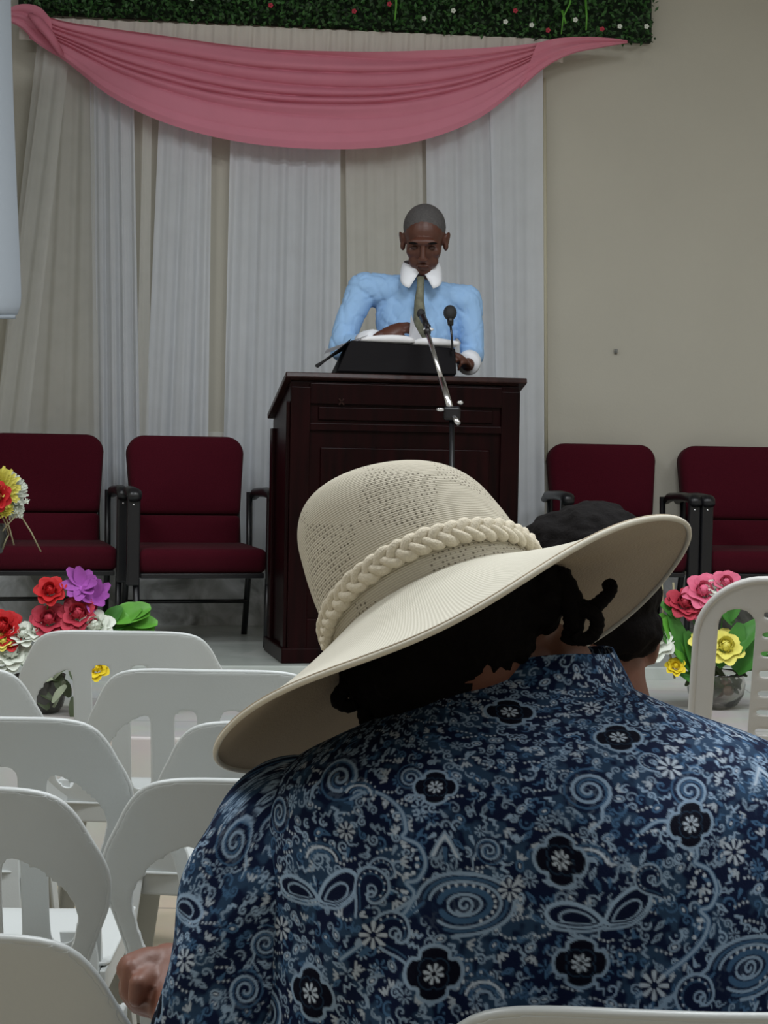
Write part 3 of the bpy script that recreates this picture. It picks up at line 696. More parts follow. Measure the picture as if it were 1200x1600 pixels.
    for sx in (-1, 1):
        ring = []
        n = 16; G = np.zeros((n, 7, 3))
        cN = P(658, 420, 6.945)
        for i in range(n):
            t = i/(n-1); a = PI*(.5 + 1.0*t) if sx < 0 else PI*(.5 - 1.0*t)
            # from the nape (a=pi/2, +y) around the side to the front (-pi/2)
            cx, cy = math.cos(a), math.sin(a)
            top = cN + Vector((cx*.070*(1 if t < .75 else 1-.6*(t-.75)), cy*.072, .048 - .055*t**1.4))
            f1 = max(0, min(1, (t-.5)/.5)); f1 = f1*f1*(3-2*f1)
            bot = cN + Vector((cx*.082+sx*.047*f1, cy*.086-.006*f1, -.012 - .040*t**1.2 - .034*f1))
            for j in range(7):
                w = j/6; G[i, j] = top.lerp(bot, w) + Vector((cx, cy, 0))*.004*math.sin(PI*w)
        o = link('collar', grid_mesh('collar', G, origin=tuple(root_p)), M_white_cloth, r); m_ = o.modifiers.new('s', 'SOLIDIFY'); m_.thickness = .0025; m_.offset = 0
    # tie
    tp = [P(657, 434, 6.868), P(657, 448, 6.855), P(655, 470, 6.845), P(656, 500, 6.86), P(660, 560, 6.90)]
    bm = bmesh.new(); add_tube(bm, [p for p in tp], [.016, .014, .019, .026, .032], 12, flat=1.0); 
    bm_obj('tie', bm, M_tie, r, origin=root_p)
    tr = [('c', HIP+Vector((0, 0, .05)), HIP, .150, .155)]
    for sx in (-1, 1):
        kn = Vector((.13+sx*.10, 7.08, 0.98)); an = Vector((.13+sx*.11, 7.14, .60)); tr += [('c', HIP+Vector((sx*.08, 0, -.05)), kn, .10, .075), ('c', kn, an, .075, .062)]
    organic('trousers', tr, M_trouser, r, voxel=.012, smooth=4, origin=root_p)
    for sx in (-1, 1):
        bm = bmesh.new(); add_ellipsoid(bm, Vector((.13+sx*.11, 7.06, DAIS+.045)), (.048, .14, .044)); bm_obj('shoe', bm, M_black, r, origin=root_p)
    return r
man()

# ------------------------------------------------------------------ printed cloth pattern (drawn motif by motif as the dye of the fabric)
CW, CHT = 2000, 1500
NAVY = np.array([.0035, .0085, .034]); DEEP = np.array([.0020, .0028, .010]); MID = np.array([.034, .080, .155]); LIGHT = np.array([.23, .33, .46]); PALE = np.array([.44, .52, .62])
canvas = np.zeros((CHT, CW, 3)); canvas[:] = NAVY
def smooth_noise(w, h, cell):
    gx, gy = w//cell+3, h//cell+3; g = rng.random((gy, gx))
    X = np.arange(w)/cell; Y = np.arange(h)/cell; xi = X.astype(int); yi = Y.astype(int); fx = X-xi; fy = Y-yi
    fx = fx*fx*(3-2*fx); fy = fy*fy*(3-2*fy)
    a = g[yi][:, xi]; b = g[yi][:, xi+1]; c = g[yi+1][:, xi]; d = g[yi+1][:, xi+1]
    return (a*(1-fx)+b*fx)*(1-fy)[:, None] + (c*(1-fx)+d*fx)*fy[:, None]
def blend(y0, y1, x0, x1, A, colr):
    canvas[y0:y1, x0:x1] = canvas[y0:y1, x0:x1]*(1-A[..., None]) + colr*A[..., None]
def seg(ax, ay, bx, by, wa, wb, colr, alpha=1.0):
    w = max(wa, wb)+1.5
    x0, x1 = int(max(0, min(ax, bx)-w)), int(min(CW, max(ax, bx)+w+1)); y0, y1 = int(max(0, min(ay, by)-w)), int(min(CHT, max(ay, by)+w+1))
    if x1 <= x0 or y1 <= y0: return
    X = np.arange(x0, x1)[None, :]; Y = np.arange(y0, y1)[:, None]
    dx, dy = bx-ax, by-ay; L2 = dx*dx+dy*dy+1e-6
    t = np.clip(((X-ax)*dx+(Y-ay)*dy)/L2, 0, 1); D = np.hypot(X-ax-t*dx, Y-ay-t*dy)
    blend(y0, y1, x0, x1, np.clip(wa+(wb-wa)*t-D+.5, 0, 1)*alpha, colr)
def stroke(pts, w, colr, w2=None, alpha=1.0):
    n = len(pts)-1; w2 = w if w2 is None else w2
    for i in range(n):
        a, b = pts[i], pts[i+1]; seg(a[0], a[1], b[0], b[1], w+(w2-w)*i/n, w+(w2-w)*(i+1)/n, colr, alpha)
def fill(pts, colr, alpha=1.0):
    pts = np.array(pts); x0, y0 = np.maximum(0, pts.min(0).astype(int)); x1 = min(CW, int(pts[:, 0].max())+1); y1 = min(CHT, int(pts[:, 1].max())+1)
    if x1 <= x0 or y1 <= y0: return
    X = np.arange(x0, x1)[None, :]+.0; Y = np.arange(y0, y1)[:, None]+.0; ins = np.zeros((y1-y0, x1-x0), bool)
    for i in range(len(pts)):
        ax, ay = pts[i]; bx, by = pts[(i+1) % len(pts)]
        if ay == by: continue
        c = ((ay > Y) != (by > Y)) & (X < (bx-ax)*(Y-ay)/(by-ay)+ax); ins ^= c
    blend(y0, y1, x0, x1, ins.astype(float)*alpha, colr)
def tr(pts, x, y, s, a, flip=1):
    c, sn = math.cos(a), math.sin(a); return [(x+s*(p[0]*flip*c-p[1]*sn), y+s*(p[0]*flip*sn+p[1]*c)) for p in pts]
def spiral(turns, n=None, r0=.05, r1=1.0, a0=0):
    n = n or int(16*turns); return [((r0+(r1-r0)*i/n)*math.cos(a0+2*PI*turns*i/n), (r0+(r1-r0)*i/n)*math.sin(a0+2*PI*turns*i/n)) for i in range(n+1)]
def m_ellipse(x, y, a, b, rot, w, colr, fillc=None):
    p = tr([(a*math.cos(t), b*math.sin(t)) for t in np.linspace(0, 2*PI, 16)], x, y, 1, rot)
    if fillc is not None: fill(p, fillc)
    stroke(p, w, colr)
def m_dot(x, y, r, colr, r2=None, rot=0):
    dx, dy = math.cos(rot)*(r2 or 0), math.sin(rot)*(r2 or 0); seg(x-dx, y-dy, x+dx+.01, y+dy, r, r, colr)
def m_flower(x, y, r, n, colr, hole=True, rot=0, w=None):
    for k in range(n):
        a = rot+2*PI*k/n; seg(x+r*.38*math.cos(a), y+r*.38*math.sin(a), x+r*math.cos(a), y+r*math.sin(a), r*.10, (w or r*.2), colr)
    if hole: m_dot(x, y, r*.14, NAVY)
def m_medal(x, y, s, rot=0):
    out = []
    for t in np.linspace(0, 2*PI, 65):
        rr = 1.0 + .20*abs(math.cos(2*t))**.8 - .10*(abs(math.sin(2*t)) > .93); out.append((rr*math.cos(t), rr*math.sin(t)*.95))
    p = tr(out, x, y, s, rot); fill(p, DEEP); stroke(p, s*.075, LIGHT)
    p2 = tr(out, x, y, s*.60, rot+PI/4); stroke(p2, s*.02, MID*.5)
    m_flower(x, y, s*.36, 8, PALE, hole=False, rot=rot+.2, w=s*.075)
def m_swirl(x, y, s, rot, flip=1, colr=LIGHT, turns=1.5, w=None, tail=True):
    w = w or max(1.1, s*.09); p = spiral(turns, r0=.08, r1=.8); e = p[-1]
    stroke(tr(p, x, y, s, rot, flip), w*.7, colr, w)
    if tail: stroke(tr([e, (e[0]+.15, e[1]+.45), (e[0]-.1, e[1]+1.0)], x, y, s, rot, flip), w, colr, w*.5)
def m_paisley(x, y, s, rot, flip=1, colr=LIGHT, inner=True, fc=None):
    P_ = [(0, 1.2), (-.25, .75), (-.55, .35), (-.72, -.1), (-.6, -.55), (-.2, -.8), (.3, -.72), (.6, -.35), (.58, .05), (.4, .35), (.1, .38), (-.03, .2), (.05, .05), (.2, .05)]
    q = [tuple(v) for v in spline(P_, 4)]; pp = tr(q, x, y, s, rot, flip)
    if fc is not None: fill(pp[:-14], fc)
    stroke(pp, max(1.1, s*.05), colr)
    if inner:
        stroke(tr([(.72*a, .72*b) for a, b in q[:-14]], x, y, s, rot, flip), max(.9, s*.03), MID)
        for t in np.linspace(2.6, 6.6, 9): m_dot(*tr([(.50*math.cos(t)-.05, .52*math.sin(t)-.15)], x, y, s, rot, flip)[0], max(1.2, s*.04), PALE)
        stroke(tr(spiral(1.3, r0=.05, r1=.28), x, y, s, rot, flip), max(1, s*.035), LIGHT)
def m_leafpair(x, y, s, rot=0):
    for fl in (-1, 1):
        o = [(0, 0), (.25, -.45), (.75, -.78), (1.15, -.72), (1.1, -.35), (.7, -.02), (.2, .05), (0, 0)] if fl > 0 else [(0, 0), (.35, -.30), (.9, -.42), (1.35, -.25), (1.3, .02), (.8, .10), (.3, .08), (0, 0)]
        q = [tuple(v) for v in spline(o, 5)]; pp = tr(q, x, y, s, rot, fl); fill(pp, NAVY*.8); stroke(pp, s*.05, LIGHT*1.15); stroke(tr([(a*.62+.2, b*.6) for a, b in q], x, y, s, rot, fl), s*.028, LIGHT)
        stroke(tr([(a*.82+.12, b*.82) for a, b in q], x, y, s, rot, fl), s*.02, NAVY)
        stroke(tr([(a*1.02, b*1.0+.12) for a, b in q[len(q)//2:]], x, y, s, rot, fl), s*.035, LIGHT)
def m_scallop(x, y, s, rot, flip=1):
    """large lobed arc with a row of dots inside, sweeping down to a tail"""
    A = [(-.9, -.95), (-.55, -1.15), (-.1, -1.05), (.22, -.78), (.30, -.42), (.24, -.28), (.55, -.10), (.66, .25), (.5, .55), (.28, .62), (.42, .8), (.30, 1.1), (0, 1.4), (-.5, 1.75), (-1.0, 2.15)]
    q = [tuple(v) for v in spline(A, 6)]
    stroke(tr(q, x, y, s, rot, flip), s*.045, MID*1.3, s*.06); stroke(tr(q, x, y, s, rot, flip), s*.03, LIGHT)
    for i in range(4, len(q)-16, 4):
        a = q[i]; b = q[i+1]; nx, ny = -(b[1]-a[1]), (b[0]-a[0]); L = math.hypot(nx, ny)+1e-6
        m_dot(*tr([(a[0]+nx/L*.15, a[1]+ny/L*.15)], x, y, s, rot, flip)[0], s*.04, PALE)
        if i % 8 == 0: m_dot(*tr([(a[0]+nx/L*.27, a[1]+ny/L*.27)], x, y, s, rot, flip)[0], s*.025, LIGHT)
def m_bigswirl(x, y, s, flip=1):
    for k, (r1, c_, w) in enumerate([(1.0, LIGHT, .035), (.86, MID*1.2, .03), (.74, LIGHT, .03), (.52, MID*1.3, .06), (.34, LIGHT, .03)]):
        p = [(r1*math.cos(t), r1*.62*math.sin(t)) for t in np.linspace(-PI*.95, PI*(.55+.1*k), 40)]
        stroke(tr(p, x, y, s, 0, flip), s*w, c_)
    stroke(tr([(-.99, -.1), (-1.35, .15), (-1.8, .45), (-2.2, .9)], x, y, s, 0, flip), s*.035, LIGHT, s*.05)
    stroke(tr([(-.85, .0), (-1.2, .30), (-1.6, .65), (-2.1, 1.1)], x, y, s, 0, flip), s*.03, MID*1.3, s*.06)
    for t in np.linspace(-2.4, 1.0, 13): m_dot(*tr([(.63*math.cos(t), .40*math.sin(t))], x, y, s, 0, flip)[0], s*.035, PALE)
    stroke(tr(spiral(1.4, r0=.04, r1=.2), x, y, s, 0, flip), s*.03, LIGHT)
def m_chevron(x, y, s):
    for k in range(3): stroke(tr([(-.5-.1*k, .35), (-.32, -.05-.12*k), (0, -.42-.16*k), (.32, -.05-.12*k), (.5+.1*k, .35)], x, y, s, 0), s*(.09 if k == 1 else .05), PALE if k == 1 else LIGHT)
    stroke(tr([(0, .1), (0, .7)], x, y, s, 0), s*.13, MID*1.3, s*.05)
def m_fan(x, y, s, rot=0):
    for k in range(4):
        r = .35+.22*k; stroke(tr([(r*math.cos(t), r*.8*math.sin(t)) for t in np.linspace(-PI*.95, -PI*.05, 14)], x, y, s, rot), s*.055, [LIGHT, MID*1.3, PALE, MID][k])
    for t in np.linspace(-2.8, -.3, 8): m_dot(*tr([(1.2*math.cos(t), 1.0*math.sin(t))], x, y, s, rot)[0], s*.06, PALE)

def paint(place):
    """place(px, py) -> cloth coordinates of the point of the back seen there in the photo"""
    nz = smooth_noise(CW, CHT, 34)*.6 + smooth_noise(CW, CHT, 11)*.4
    A = np.clip((nz-.52)*9, 0, 1)*.7; canvas[:] = canvas*(1-A[..., None]) + MID*.8*A[..., None]
    # small filler motifs everywhere
    occ = []
    cell = 19
    for gy in range(0, CHT, cell):
        for gx in range(0, CW, cell):
            x = gx + rng.uniform(-7, 7) + 10; y = gy + rng.uniform(-7, 7) + 10; k = rng.integers(0, 12); rot = rng.uniform(0, 6.28); fl = 1 if rng.random() < .5 else -1
            c_ = LIGHT*rng.uniform(.75, 1.15) if rng.random() < .72 else MID*1.5
            if k <= 2: m_swirl(x, y, rng.uniform(7, 13), rot, fl, c_, turns=rng.uniform(.9, 1.5), w=1.5)
            elif k == 3: m_ellipse(x, y, 8, 5, rot, 1.5, c_, NAVY); m_dot(x, y, 2, PALE, 1.5, rot)
            elif k == 4: m_flower(x, y, rng.uniform(8, 11), int(rng.integers(5, 9)), c_, rot=rot)
            elif k == 5:
                for q in range(4): m_dot(x-10+7*q, y+3*math.sin(q+rot), 2.1, PALE*.9)
            elif k <= 7: stroke(tr([(-1, .3), (-.5, -.4), (0, .1), (.5, -.4), (1, .2)], x, y, rng.uniform(8, 13), rot), 2.3, c_, 1)
            elif k == 8: stroke(tr([(math.cos(t), math.sin(t)) for t in np.linspace(0, 3.6, 9)], x, y, rng.uniform(6, 10), rot), 2.2, c_, 1.2); m_dot(x, y, 2, c_)
            elif k == 9: stroke(tr([(-1, 0), (-.2, -.35), (.9, -.1), (-.2, .25), (-1, 0)], x, y, 10, rot), 1.5, c_)
            elif k == 10: seg(x-6*math.cos(rot), y-6*math.sin(rot), x+6*math.cos(rot), y+6*math.sin(rot), 3.6, 1, c_); m_dot(x+7, y+6, 2, c_)
            else: stroke(tr([(-1, .5), (-.3, -.5), (0, .5), (.3, -.5), (1, .5)], x, y, 8, rot), 1.8, PALE*.8)
    B = [('swirlbig', 530, 1215, 44), ('swirlbig', 920, 1235, 44), ('swirlbig', 435, 1270, 34), ('swirlbig', 1080, 1235, 36), ('swirlbig', 640, 1215, 26), ('swirlbig', 850, 1060, 26), ('swirlbig', 770, 1330, 24),
         ('leaf', 495, 1405, 62), ('leaf', 940, 1440, 62), ('scallop', 610, 1330, 78), ('scallop', 1068, 1372, 78), ('bigswirl', 722, 1415, 74), ('bigswirl', 1168, 1512, 74),
         ('fan', 500, 1345, 34), ('fan', 925, 1350, 34), ('chev', 690, 1325, 32), ('chev', 1190, 1215, 32), ('pais', 620, 1460, 44), ('pais', 1090, 1560, 44), ('pais', 600, 1365, 30), ('pais', 1010, 1375, 32), ('pais', 575, 1390, 40),
         ('pais', 1075, 1060, 34), ('pais', 1020, 1190, 26), ('swirlbig', 380, 1360, 30), ('swirlbig', 340, 1440, 32), ('swirlbig', 420, 1580, 48), ('fan', 760, 1560, 36), ('fan', 560, 1240, 26),
         ('med', 795, 1112, 34), ('med', 966, 1152, 34), ('med', 680, 1230, 28), ('med', 868, 1345, 34), ('med', 1080, 1288, 33), ('med', 487, 1552, 35), ('med', 678, 1522, 37), ('med', 905, 1505, 34), ('med', 770, 1030, 28),
         ('flow', 580, 1462, 20), ('flow', 1020, 1540, 20), ('flow', 1045, 1200, 20), ('flow', 925, 1105, 16), ('flow', 545, 1300, 14), ('flow', 800, 1390, 16), ('flow', 1150, 1330, 18), ('flow', 440, 1450, 18)]
    for kind, px, py, s in B:
        x, y = place(px, py)
        if kind in ('swirlbig',):
            fill(tr(spiral(1, r0=1, r1=1), x, y, s*.95, 0), NAVY, .8); fl = -1 if (px//10) % 2 else 1
            m_swirl(x, y, s, .4, fl, LIGHT*1.05, 2.1, s*.07); stroke(tr(spiral(1.7, r0=.2, r1=1.02), x, y, s, .9, fl), s*.04, MID*1.4)
        elif kind == 'leaf': m_leafpair(x, y, s)
        elif kind == 'scallop': m_scallop(x, y, s, 0)
        elif kind == 'bigswirl':
            fill(tr([(math.cos(t), .62*math.sin(t)) for t in np.linspace(0, 6.28, 30)], x, y, s, 0), NAVY, .9); m_bigswirl(x, y, s)
        elif kind == 'fan': m_fan(x, y, s)
        elif kind == 'chev': m_chevron(x, y, s)
        elif kind == 'pais': m_paisley(x, y, s, .5 if px % 2 else -.6, 1, fc=NAVY)
        elif kind == 'med': m_medal(x, y, s)
        elif kind == 'flow': fill(tr(spiral(1, r0=1, r1=1), x, y, s, 0), NAVY); m_flower(x, y, s*.9, 8, PALE*.9)
def sample(U, V):
    """bilinear look-up of the printed cloth, repeating"""
    U = np.mod(U, CW-1); V = np.mod(V, CHT-1); x = U.astype(int); y = V.astype(int); fx = (U-x)[..., None]; fy = (V-y)[..., None]
    x2 = np.minimum(x+1, CW-1); y2 = np.minimum(y+1, CHT-1)
    return (canvas[y, x]*(1-fx)+canvas[y, x2]*fx)*(1-fy)+(canvas[y2, x]*(1-fx)+canvas[y2, x2]*fx)*fy
M_print = bpy.data.materials.new('navy_paisley_cotton'); M_print.use_nodes = True
nt = M_print.node_tree; b = nt.nodes['Principled BSDF']; at = nt.nodes.new('ShaderNodeAttribute'); at.attribute_name = 'pattern'
nt.links.new(at.outputs['Color'], b.inputs['Base Color']); b.inputs['Roughness'].default_value = .85; b.inputs['Specular IOR Level'].default_value = .1
tcn = nt.nodes.new('ShaderNodeTexCoord'); nn = nt.nodes.new('ShaderNodeTexNoise'); nn.inputs['Scale'].default_value = 500; bp = nt.nodes.new('ShaderNodeBump'); bp.inputs['Strength'].default_value = .3; bp.inputs['Distance'].default_value = .001
nt.links.new(tcn.outputs['Object'], nn.inputs['Vector']); nt.links.new(nn.outputs['Fac'], bp.inputs['Height']); nt.links.new(bp.outputs['Normal'], b.inputs['Normal'])

# ------------------------------------------------------------------ the woman in the sun hat
PXM = 1800.0
def to_px(Pts):
    """world points -> photo pixels (for reading positions off the photo)"""
    R = np.array(CAMR.transposed()); q = (Pts-np.array(EYE)) @ R.T
    return 600 + F*q[..., 0]/-q[..., 2], 800 - F*q[..., 1]/-q[..., 2]
def woman():
    root_p = Vector((P(900, 1600, 1.56).x, 1.58, 0))
    r = empty('person', root_p, label='woman in a navy paisley blouse seen from behind, head bowed under a sun hat', cat='person')
    T = [(1040, 722, 935, 1.655, .045, .050), (1052, 708, 952, 1.65, .055, .055), (1068, 690, 975, 1.643, .068, .062), (1084, 664, 1005, 1.635, .082, .068), (1104, 630, 1052, 1.625, .098, .075), (1126, 585, 1112, 1.612, .115, .083), (1150, 530, 1180, 1.60, .130, .09),
         (1180, 470, 1245, 1.59, .142, .10), (1215, 425, 1290, 1.58, .152, .11), (1270, 405, 1320, 1.57, .160, .12), (1350, 405, 1330, 1.56, .163, .13),
         (1450, 410, 1330, 1.555, .163, .13), (1600, 400, 1335, 1.555, .165, .14), (1800, 400, 1370, 1.56, .17, .16), (2000, 430, 1430, 1.58, .18, .19), (2140, 450, 1460, 1.60, .17, .20)]
    rows = []
    for py, xl, xr, cy, bb, bf in T:
        a = P(xl, py, cy); c_ = P(xr, py, cy); zc = P((xl+xr)/2, py, cy).z
        rows.append((a.x, c_.x, cy, bb, bf, a.z, c_.z))
    sp = np.array(spline(rows, 8)); 
    # centre back arclength
    cen = np.stack([(sp[:, 0]+sp[:, 1])/2, sp[:, 2]-sp[:, 3], (sp[:, 5]+sp[:, 6])/2], 1)
    d = np.concatenate([[0], np.cumsum(np.linalg.norm(np.diff(cen, axis=0), axis=1))])
    dv = np.concatenate([np.arange(0, .48, .00115), np.arange(.48, d[-1], .012), [d[-1]]])
    R_ = np.stack([np.interp(dv, d, sp[:, k]) for k in range(7)], 1)
    ph = np.concatenate([np.linspace(-PI, -1.95, 26)[:-1], np.linspace(-1.95, 1.95, 860), np.linspace(1.95, PI, 26)[1:-1]])
    n_ = 2.25; sx = np.sign(np.sin(ph))*np.abs(np.sin(ph))**(2/n_); cy_ = np.sign(np.cos(ph))*np.abs(np.cos(ph))**(2/n_)
    XL, XR, CY, BB, BF, ZL, ZR = [R_[:, k][:, None] for k in range(7)]
    X = (XL+XR)/2 + (XR-XL)/2*sx[None, :]
    B_ = np.where(cy_ > 0, BB, BF); Y = CY - B_*cy_[None, :]
    Z = (ZL+ZR)/2 + (ZR-ZL)/2*sx[None, :]
    G = np.stack([X, Y, Z], -1)
    # cloth folds
    k = np.clip((dv[:, None]-.03)/.08, 0, 1)
    fold = .006*np.sin(X*24+Z*30+1.5*np.sin(Z*17)) + .0045*np.sin(X*60-Z*38+2*np.sin(X*13)) + .008*np.exp(-((X-P(900, 1400, 1.5).x)/.02)**2)*np.clip(dv[:, None]-.15, 0, .1)*5
    valley = -.010*np.exp(-(((X-P(400, 1300, 1.55).x)*.8+(Z-P(400, 1300, 1.55).z)*.5)/.016)**2)
    G[..., 1] -= (fold+valley)*k*np.maximum(cy_, 0)[None, :]
    arc = np.concatenate([np.zeros((G.shape[0], 1)), np.cumsum(np.linalg.norm(np.diff(G, axis=1), axis=-1), 1)], 1)
    c0 = np.argmin(np.abs(ph)); arc = arc - arc[:, c0][:, None]
    U = arc*PXM + 1000 + (( (XL+XR)/2 - (XL[200]+XR[200])/2)*PXM); Vv = np.repeat(dv[:, None]*PXM, G.shape[1], 1) + 60
    bpx, bpy = to_px(G[:, ::6]); bU, bV = U[:, ::6], Vv[:, ::6]; vis = np.abs(ph[::6]) < 1.5
    def place(px, py):
        D = (bpx-px)**2 + (bpy-py)**2; D[:, ~vis] = 1e12; i = np.unravel_index(np.argmin(D), D.shape); return bU[i], bV[i]
    paint(place)
    col = sample(U, Vv)
    link('blouse', grid_mesh('blouse', G, closed=True, col=col, origin=tuple(root_p)), M_print, r)
    # stand-up collar wrapping the neck
    n2 = 420; t = np.linspace(-2.7, 2.7, n2); m2 = 70
    lo = P(838, 1086, 1.665); hi = P(840, 1014, 1.685)
    Gc = np.zeros((m2, n2, 3))
    for i in range(m2):
        s = i/(m2-1); c = np.array(lo.lerp(hi, s)); ra = (.100*(1-s)+.074*s); rb = .098*(1-s)+.075*s
        Gc[i, :, 0] = c[0] + ra*np.sin(t); Gc[i, :, 1] = c[1] - rb*np.cos(t); Gc[i, :, 2] = c[2] + .003*np.sin(t*3+1) + np.sin(t)*.004*s - .012*np.clip(np.abs(t)-1.6, 0, 1)*s
    Uc = np.repeat((t*.085*PXM)[None, :], m2, 0)+1000; Vc = np.repeat((60-np.linspace(0, 1, m2)*95)[:, None], n2, 1)
    o = link('collar', grid_mesh('collar', Gc, col=sample(Uc, Vc+0*Vc), origin=tuple(root_p)), M_print, r)
    sm = o.modifiers.new('s', 'SOLIDIFY'); sm.thickness = .003
    # sleeves
    def sleeve(path, rad, uo, fine=True):
        sp_ = np.array(spline([np.array([*p, q]) for p, q in zip(path, rad)], 10)); dd = np.concatenate([[0], np.cumsum(np.linalg.norm(np.diff(sp_[:, :3], axis=0), axis=1))])
        st = .0013 if fine else .004; tv = np.arange(0, dd[-1], st); C = np.stack([np.interp(tv, dd, sp_[:, k]) for k in range(4)], 1)
        T_ = np.gradient(C[:, :3], axis=0); T_ /= np.linalg.norm(T_, axis=1)[:, None]
        ref = np.array([0, -1.0, 0.05]); N = ref[None, :]-T_*(T_@ref)[:, None]; N /= np.linalg.norm(N, axis=1)[:, None]; Bn = np.cross(T_, N)
        na = int(2*PI*.07/st); an = np.linspace(-PI, PI, na, endpoint=False)
        rr = C[:, 3][:, None]*(1+.05*np.sin(an*3+tv[:, None]*30)+.04*np.sin(an*5-tv[:, None]*47+1))
        G_ = C[:, None, :3] + rr[..., None]*(N[:, None, :]*np.cos(an)[None, :, None]+Bn[:, None, :]*np.sin(an)[None, :, None])
        U_ = an[None, :]*C[:, 3][:, None]*PXM*1.0 + uo; V_ = np.repeat(tv[:, None]*PXM, na, 1)+300
        link('sleeve', grid_mesh('sleeve', G_, closed=True, col=sample(U_, V_), origin=tuple(root_p)), M_print, r)
    LA = [P(545, 1310, 1.61), P(492, 1290, 1.59), P(450, 1308, 1.57), P(416, 1385, 1.56), P(385, 1480, 1.555), P(357, 1580, 1.55), P(335, 1700, 1.55), P(325, 1790, 1.56)]
    sleeve(LA, [.030, .058, .066, .070, .069, .067, .063, .058], 420)
    FA = [P(325, 1790, 1.56), P(322, 1760, 1.62), P(318, 1700, 1.67), P(312, 1640, 1.72)]
    sleeve(FA, [.058, .054, .048, .046], 420, fine=False)
    RA = [P(1180, 1300, 1.61), P(1240, 1275, 1.59), P(1295, 1290, 1.57), P(1335, 1370, 1.56), P(1360, 1480, 1.555), P(1385, 1580, 1.55), P(1395, 1700, 1.56), P(1390, 1800, 1.58)]
    sleeve(RA, [.030, .058, .066, .068, .067, .065, .06, .056], 1500, fine=True)
    RF = [P(1390, 1800, 1.58), P(1330, 1780, 1.68), P(1250, 1740, 1.80), P(1180, 1720, 1.88)]
    sleeve(RF, [.056, .052, .046, .04], 1500, fine=False)
    # body: head, neck, torso core, arms, hands, legs in one skin
    HD = P(712, 985, 1.675); NK = P(842, 1060, 1.680)
    AX = (P(600, 760, 1.7)-P(700, 960, 1.63)).normalized()
    pr = [('e', HD, (.077, .09, .105), rotm(-.35, -.42, 0)), ('c', HD+Vector((.02, 0, -.03)), NK, .060, .058), ('c', NK, P(850, 1170, 1.64), .055, .055),
          ('e', P(850, 1420, 1.57), (.17, .08, .13)), ('c', P(850, 1400, 1.57), P(910, 2050, 1.60), .13, .14),
          ('e', P(790, 985, 1.665), (.050, .04, .05))]
    # face turned down and away
    pr += [('e', HD+Vector((-.02, .075, -.035)), (.055, .04, .06)), ('s', HD+Vector((-.02, .118, -.03)), .014)]
    # left arm with the hand resting forward
    WLn = P(262, 1509, 1.76)
    pr += [('c', LA[2], LA[6], .048, .042), ('c', LA[7], WLn, .040, .0235)]
    # back of the hand toward the camera, knuckles left, fingers curled down and back
    pr += hand_prims(P(258, 1508, 1.76), (0, -.25, 1), (-1, -.06, .02), (-.05, -1, -.25), .62, (0.2, 0.3, 0.3)) if False else []
    ws = [P(262, 1509, 1.76), P(232, 1508, 1.745), P(208, 1515, 1.735)]
    pr += [('c', ws[0], ws[1], .0185, .0190), ('c', ws[1], ws[2], .019, .0175)]
    for i in range(4):                                     # four fingers hooked down from the knuckles
        dy = .018*i; L = (1.0, 1.08, 1.0, .8)[i]; r_ = (.0092, .0094, .0088, .0078)[i]
        k0 = P(206, 1514-i*1.0, 1.722+dy); k1 = P(201-2*i, 1514+34*L, 1.722+dy); k2 = P(215, 1514+54*L, 1.716+dy); k3 = P(240+4*i, 1514+64*L, 1.712+dy)
        pr += [('c', ws[1], k0, .012, r_*1.15), ('c', k0, k1, r_*1.1, r_), ('c', k1, k2, r_, r_*.95), ('c', k2, k3, r_*.93, r_*.8)]
    pr += [('c', ws[0].lerp(ws[1], .4), P(216, 1538, 1.70), .012, .0105), ('c', P(216, 1538, 1.70), P(213, 1560, 1.698), .0105, .009)]
    # right arm folded in her lap
    WRn = P(1170, 1715, 1.89)
    pr += [('c', RA[2], RA[6], .048, .042), ('c', RA[7], WRn, .040, .025)] + hand_prims(WRn, (0, .3, 1), (-1, .2, -.1), (.1, 1, .2), .9, (.3, .5, .4))
    hip = Vector((P(905, 2000, 1.6).x, 1.62, .52))
    for sx_ in (-1, 1):
        kn = hip+Vector((sx_*.13, .43, -.03)); an = Vector((kn.x, kn.y+.02, .09))
        pr += [('c', hip+Vector((sx_*.09, 0, 0)), kn, .085, .060), ('c', kn, an, .055, .036), ('c', an, an+Vector((0, .15, -.045)), .036, .03)]
    organic('body', pr, M_skin2, r, voxel=.0036, smooth=3, origin=root_p)
    # hair with hanging twists
    hr_ = [('e', P(700, 935, 1.66), (.098, .105, .085), rotm(-.2, -.45, 0)), ('e', P(640, 1040, 1.665), (.062, .085, .055), rotm(0, -.5, 0)), ('e', P(840, 925, 1.65), (.030, .05, .042)), ('e', P(590, 1045, 1.66), (.036, .05, .045)),
           ('e', P(720, 1010, 1.625), (.080, .045, .050), rotm(0, -.45, 0)), ('e', P(690, 1052, 1.635), (.078, .05, .045), rotm(0, -.5, 0))]
    organic('hair', hr_, M_hair, r, voxel=.004, smooth=3, origin=root_p, disp=lambda co, n: n*(noise.noise(co*70)*.004+noise.noise(co*160)*.002))
    def twist(pts, r0, r1):
        q = spline([tuple(P(*p)) for p in pts], 8); n = len(q); rad = [(r0+(r1-r0)*i/n)*(1+.06*math.sin(i*1.9)) for i in range(n)]
        tube('hair_twist', q, rad, M_hair, r, seg=10, origin=root_p)
    twist([(855, 890, 1.63), (880, 925, 1.625), (905, 948, 1.62), (925, 950, 1.62), (943, 936, 1.62), (955, 922, 1.62), (955, 912, 1.62), (947, 914, 1.62), (948, 921, 1.62)], .011, .003)
    twist([(875, 930, 1.625), (905, 950, 1.615), (928, 960, 1.61), (933, 976, 1.61), (924, 994, 1.61), (905, 999, 1.61), (897, 990, 1.61)], .008, .006)
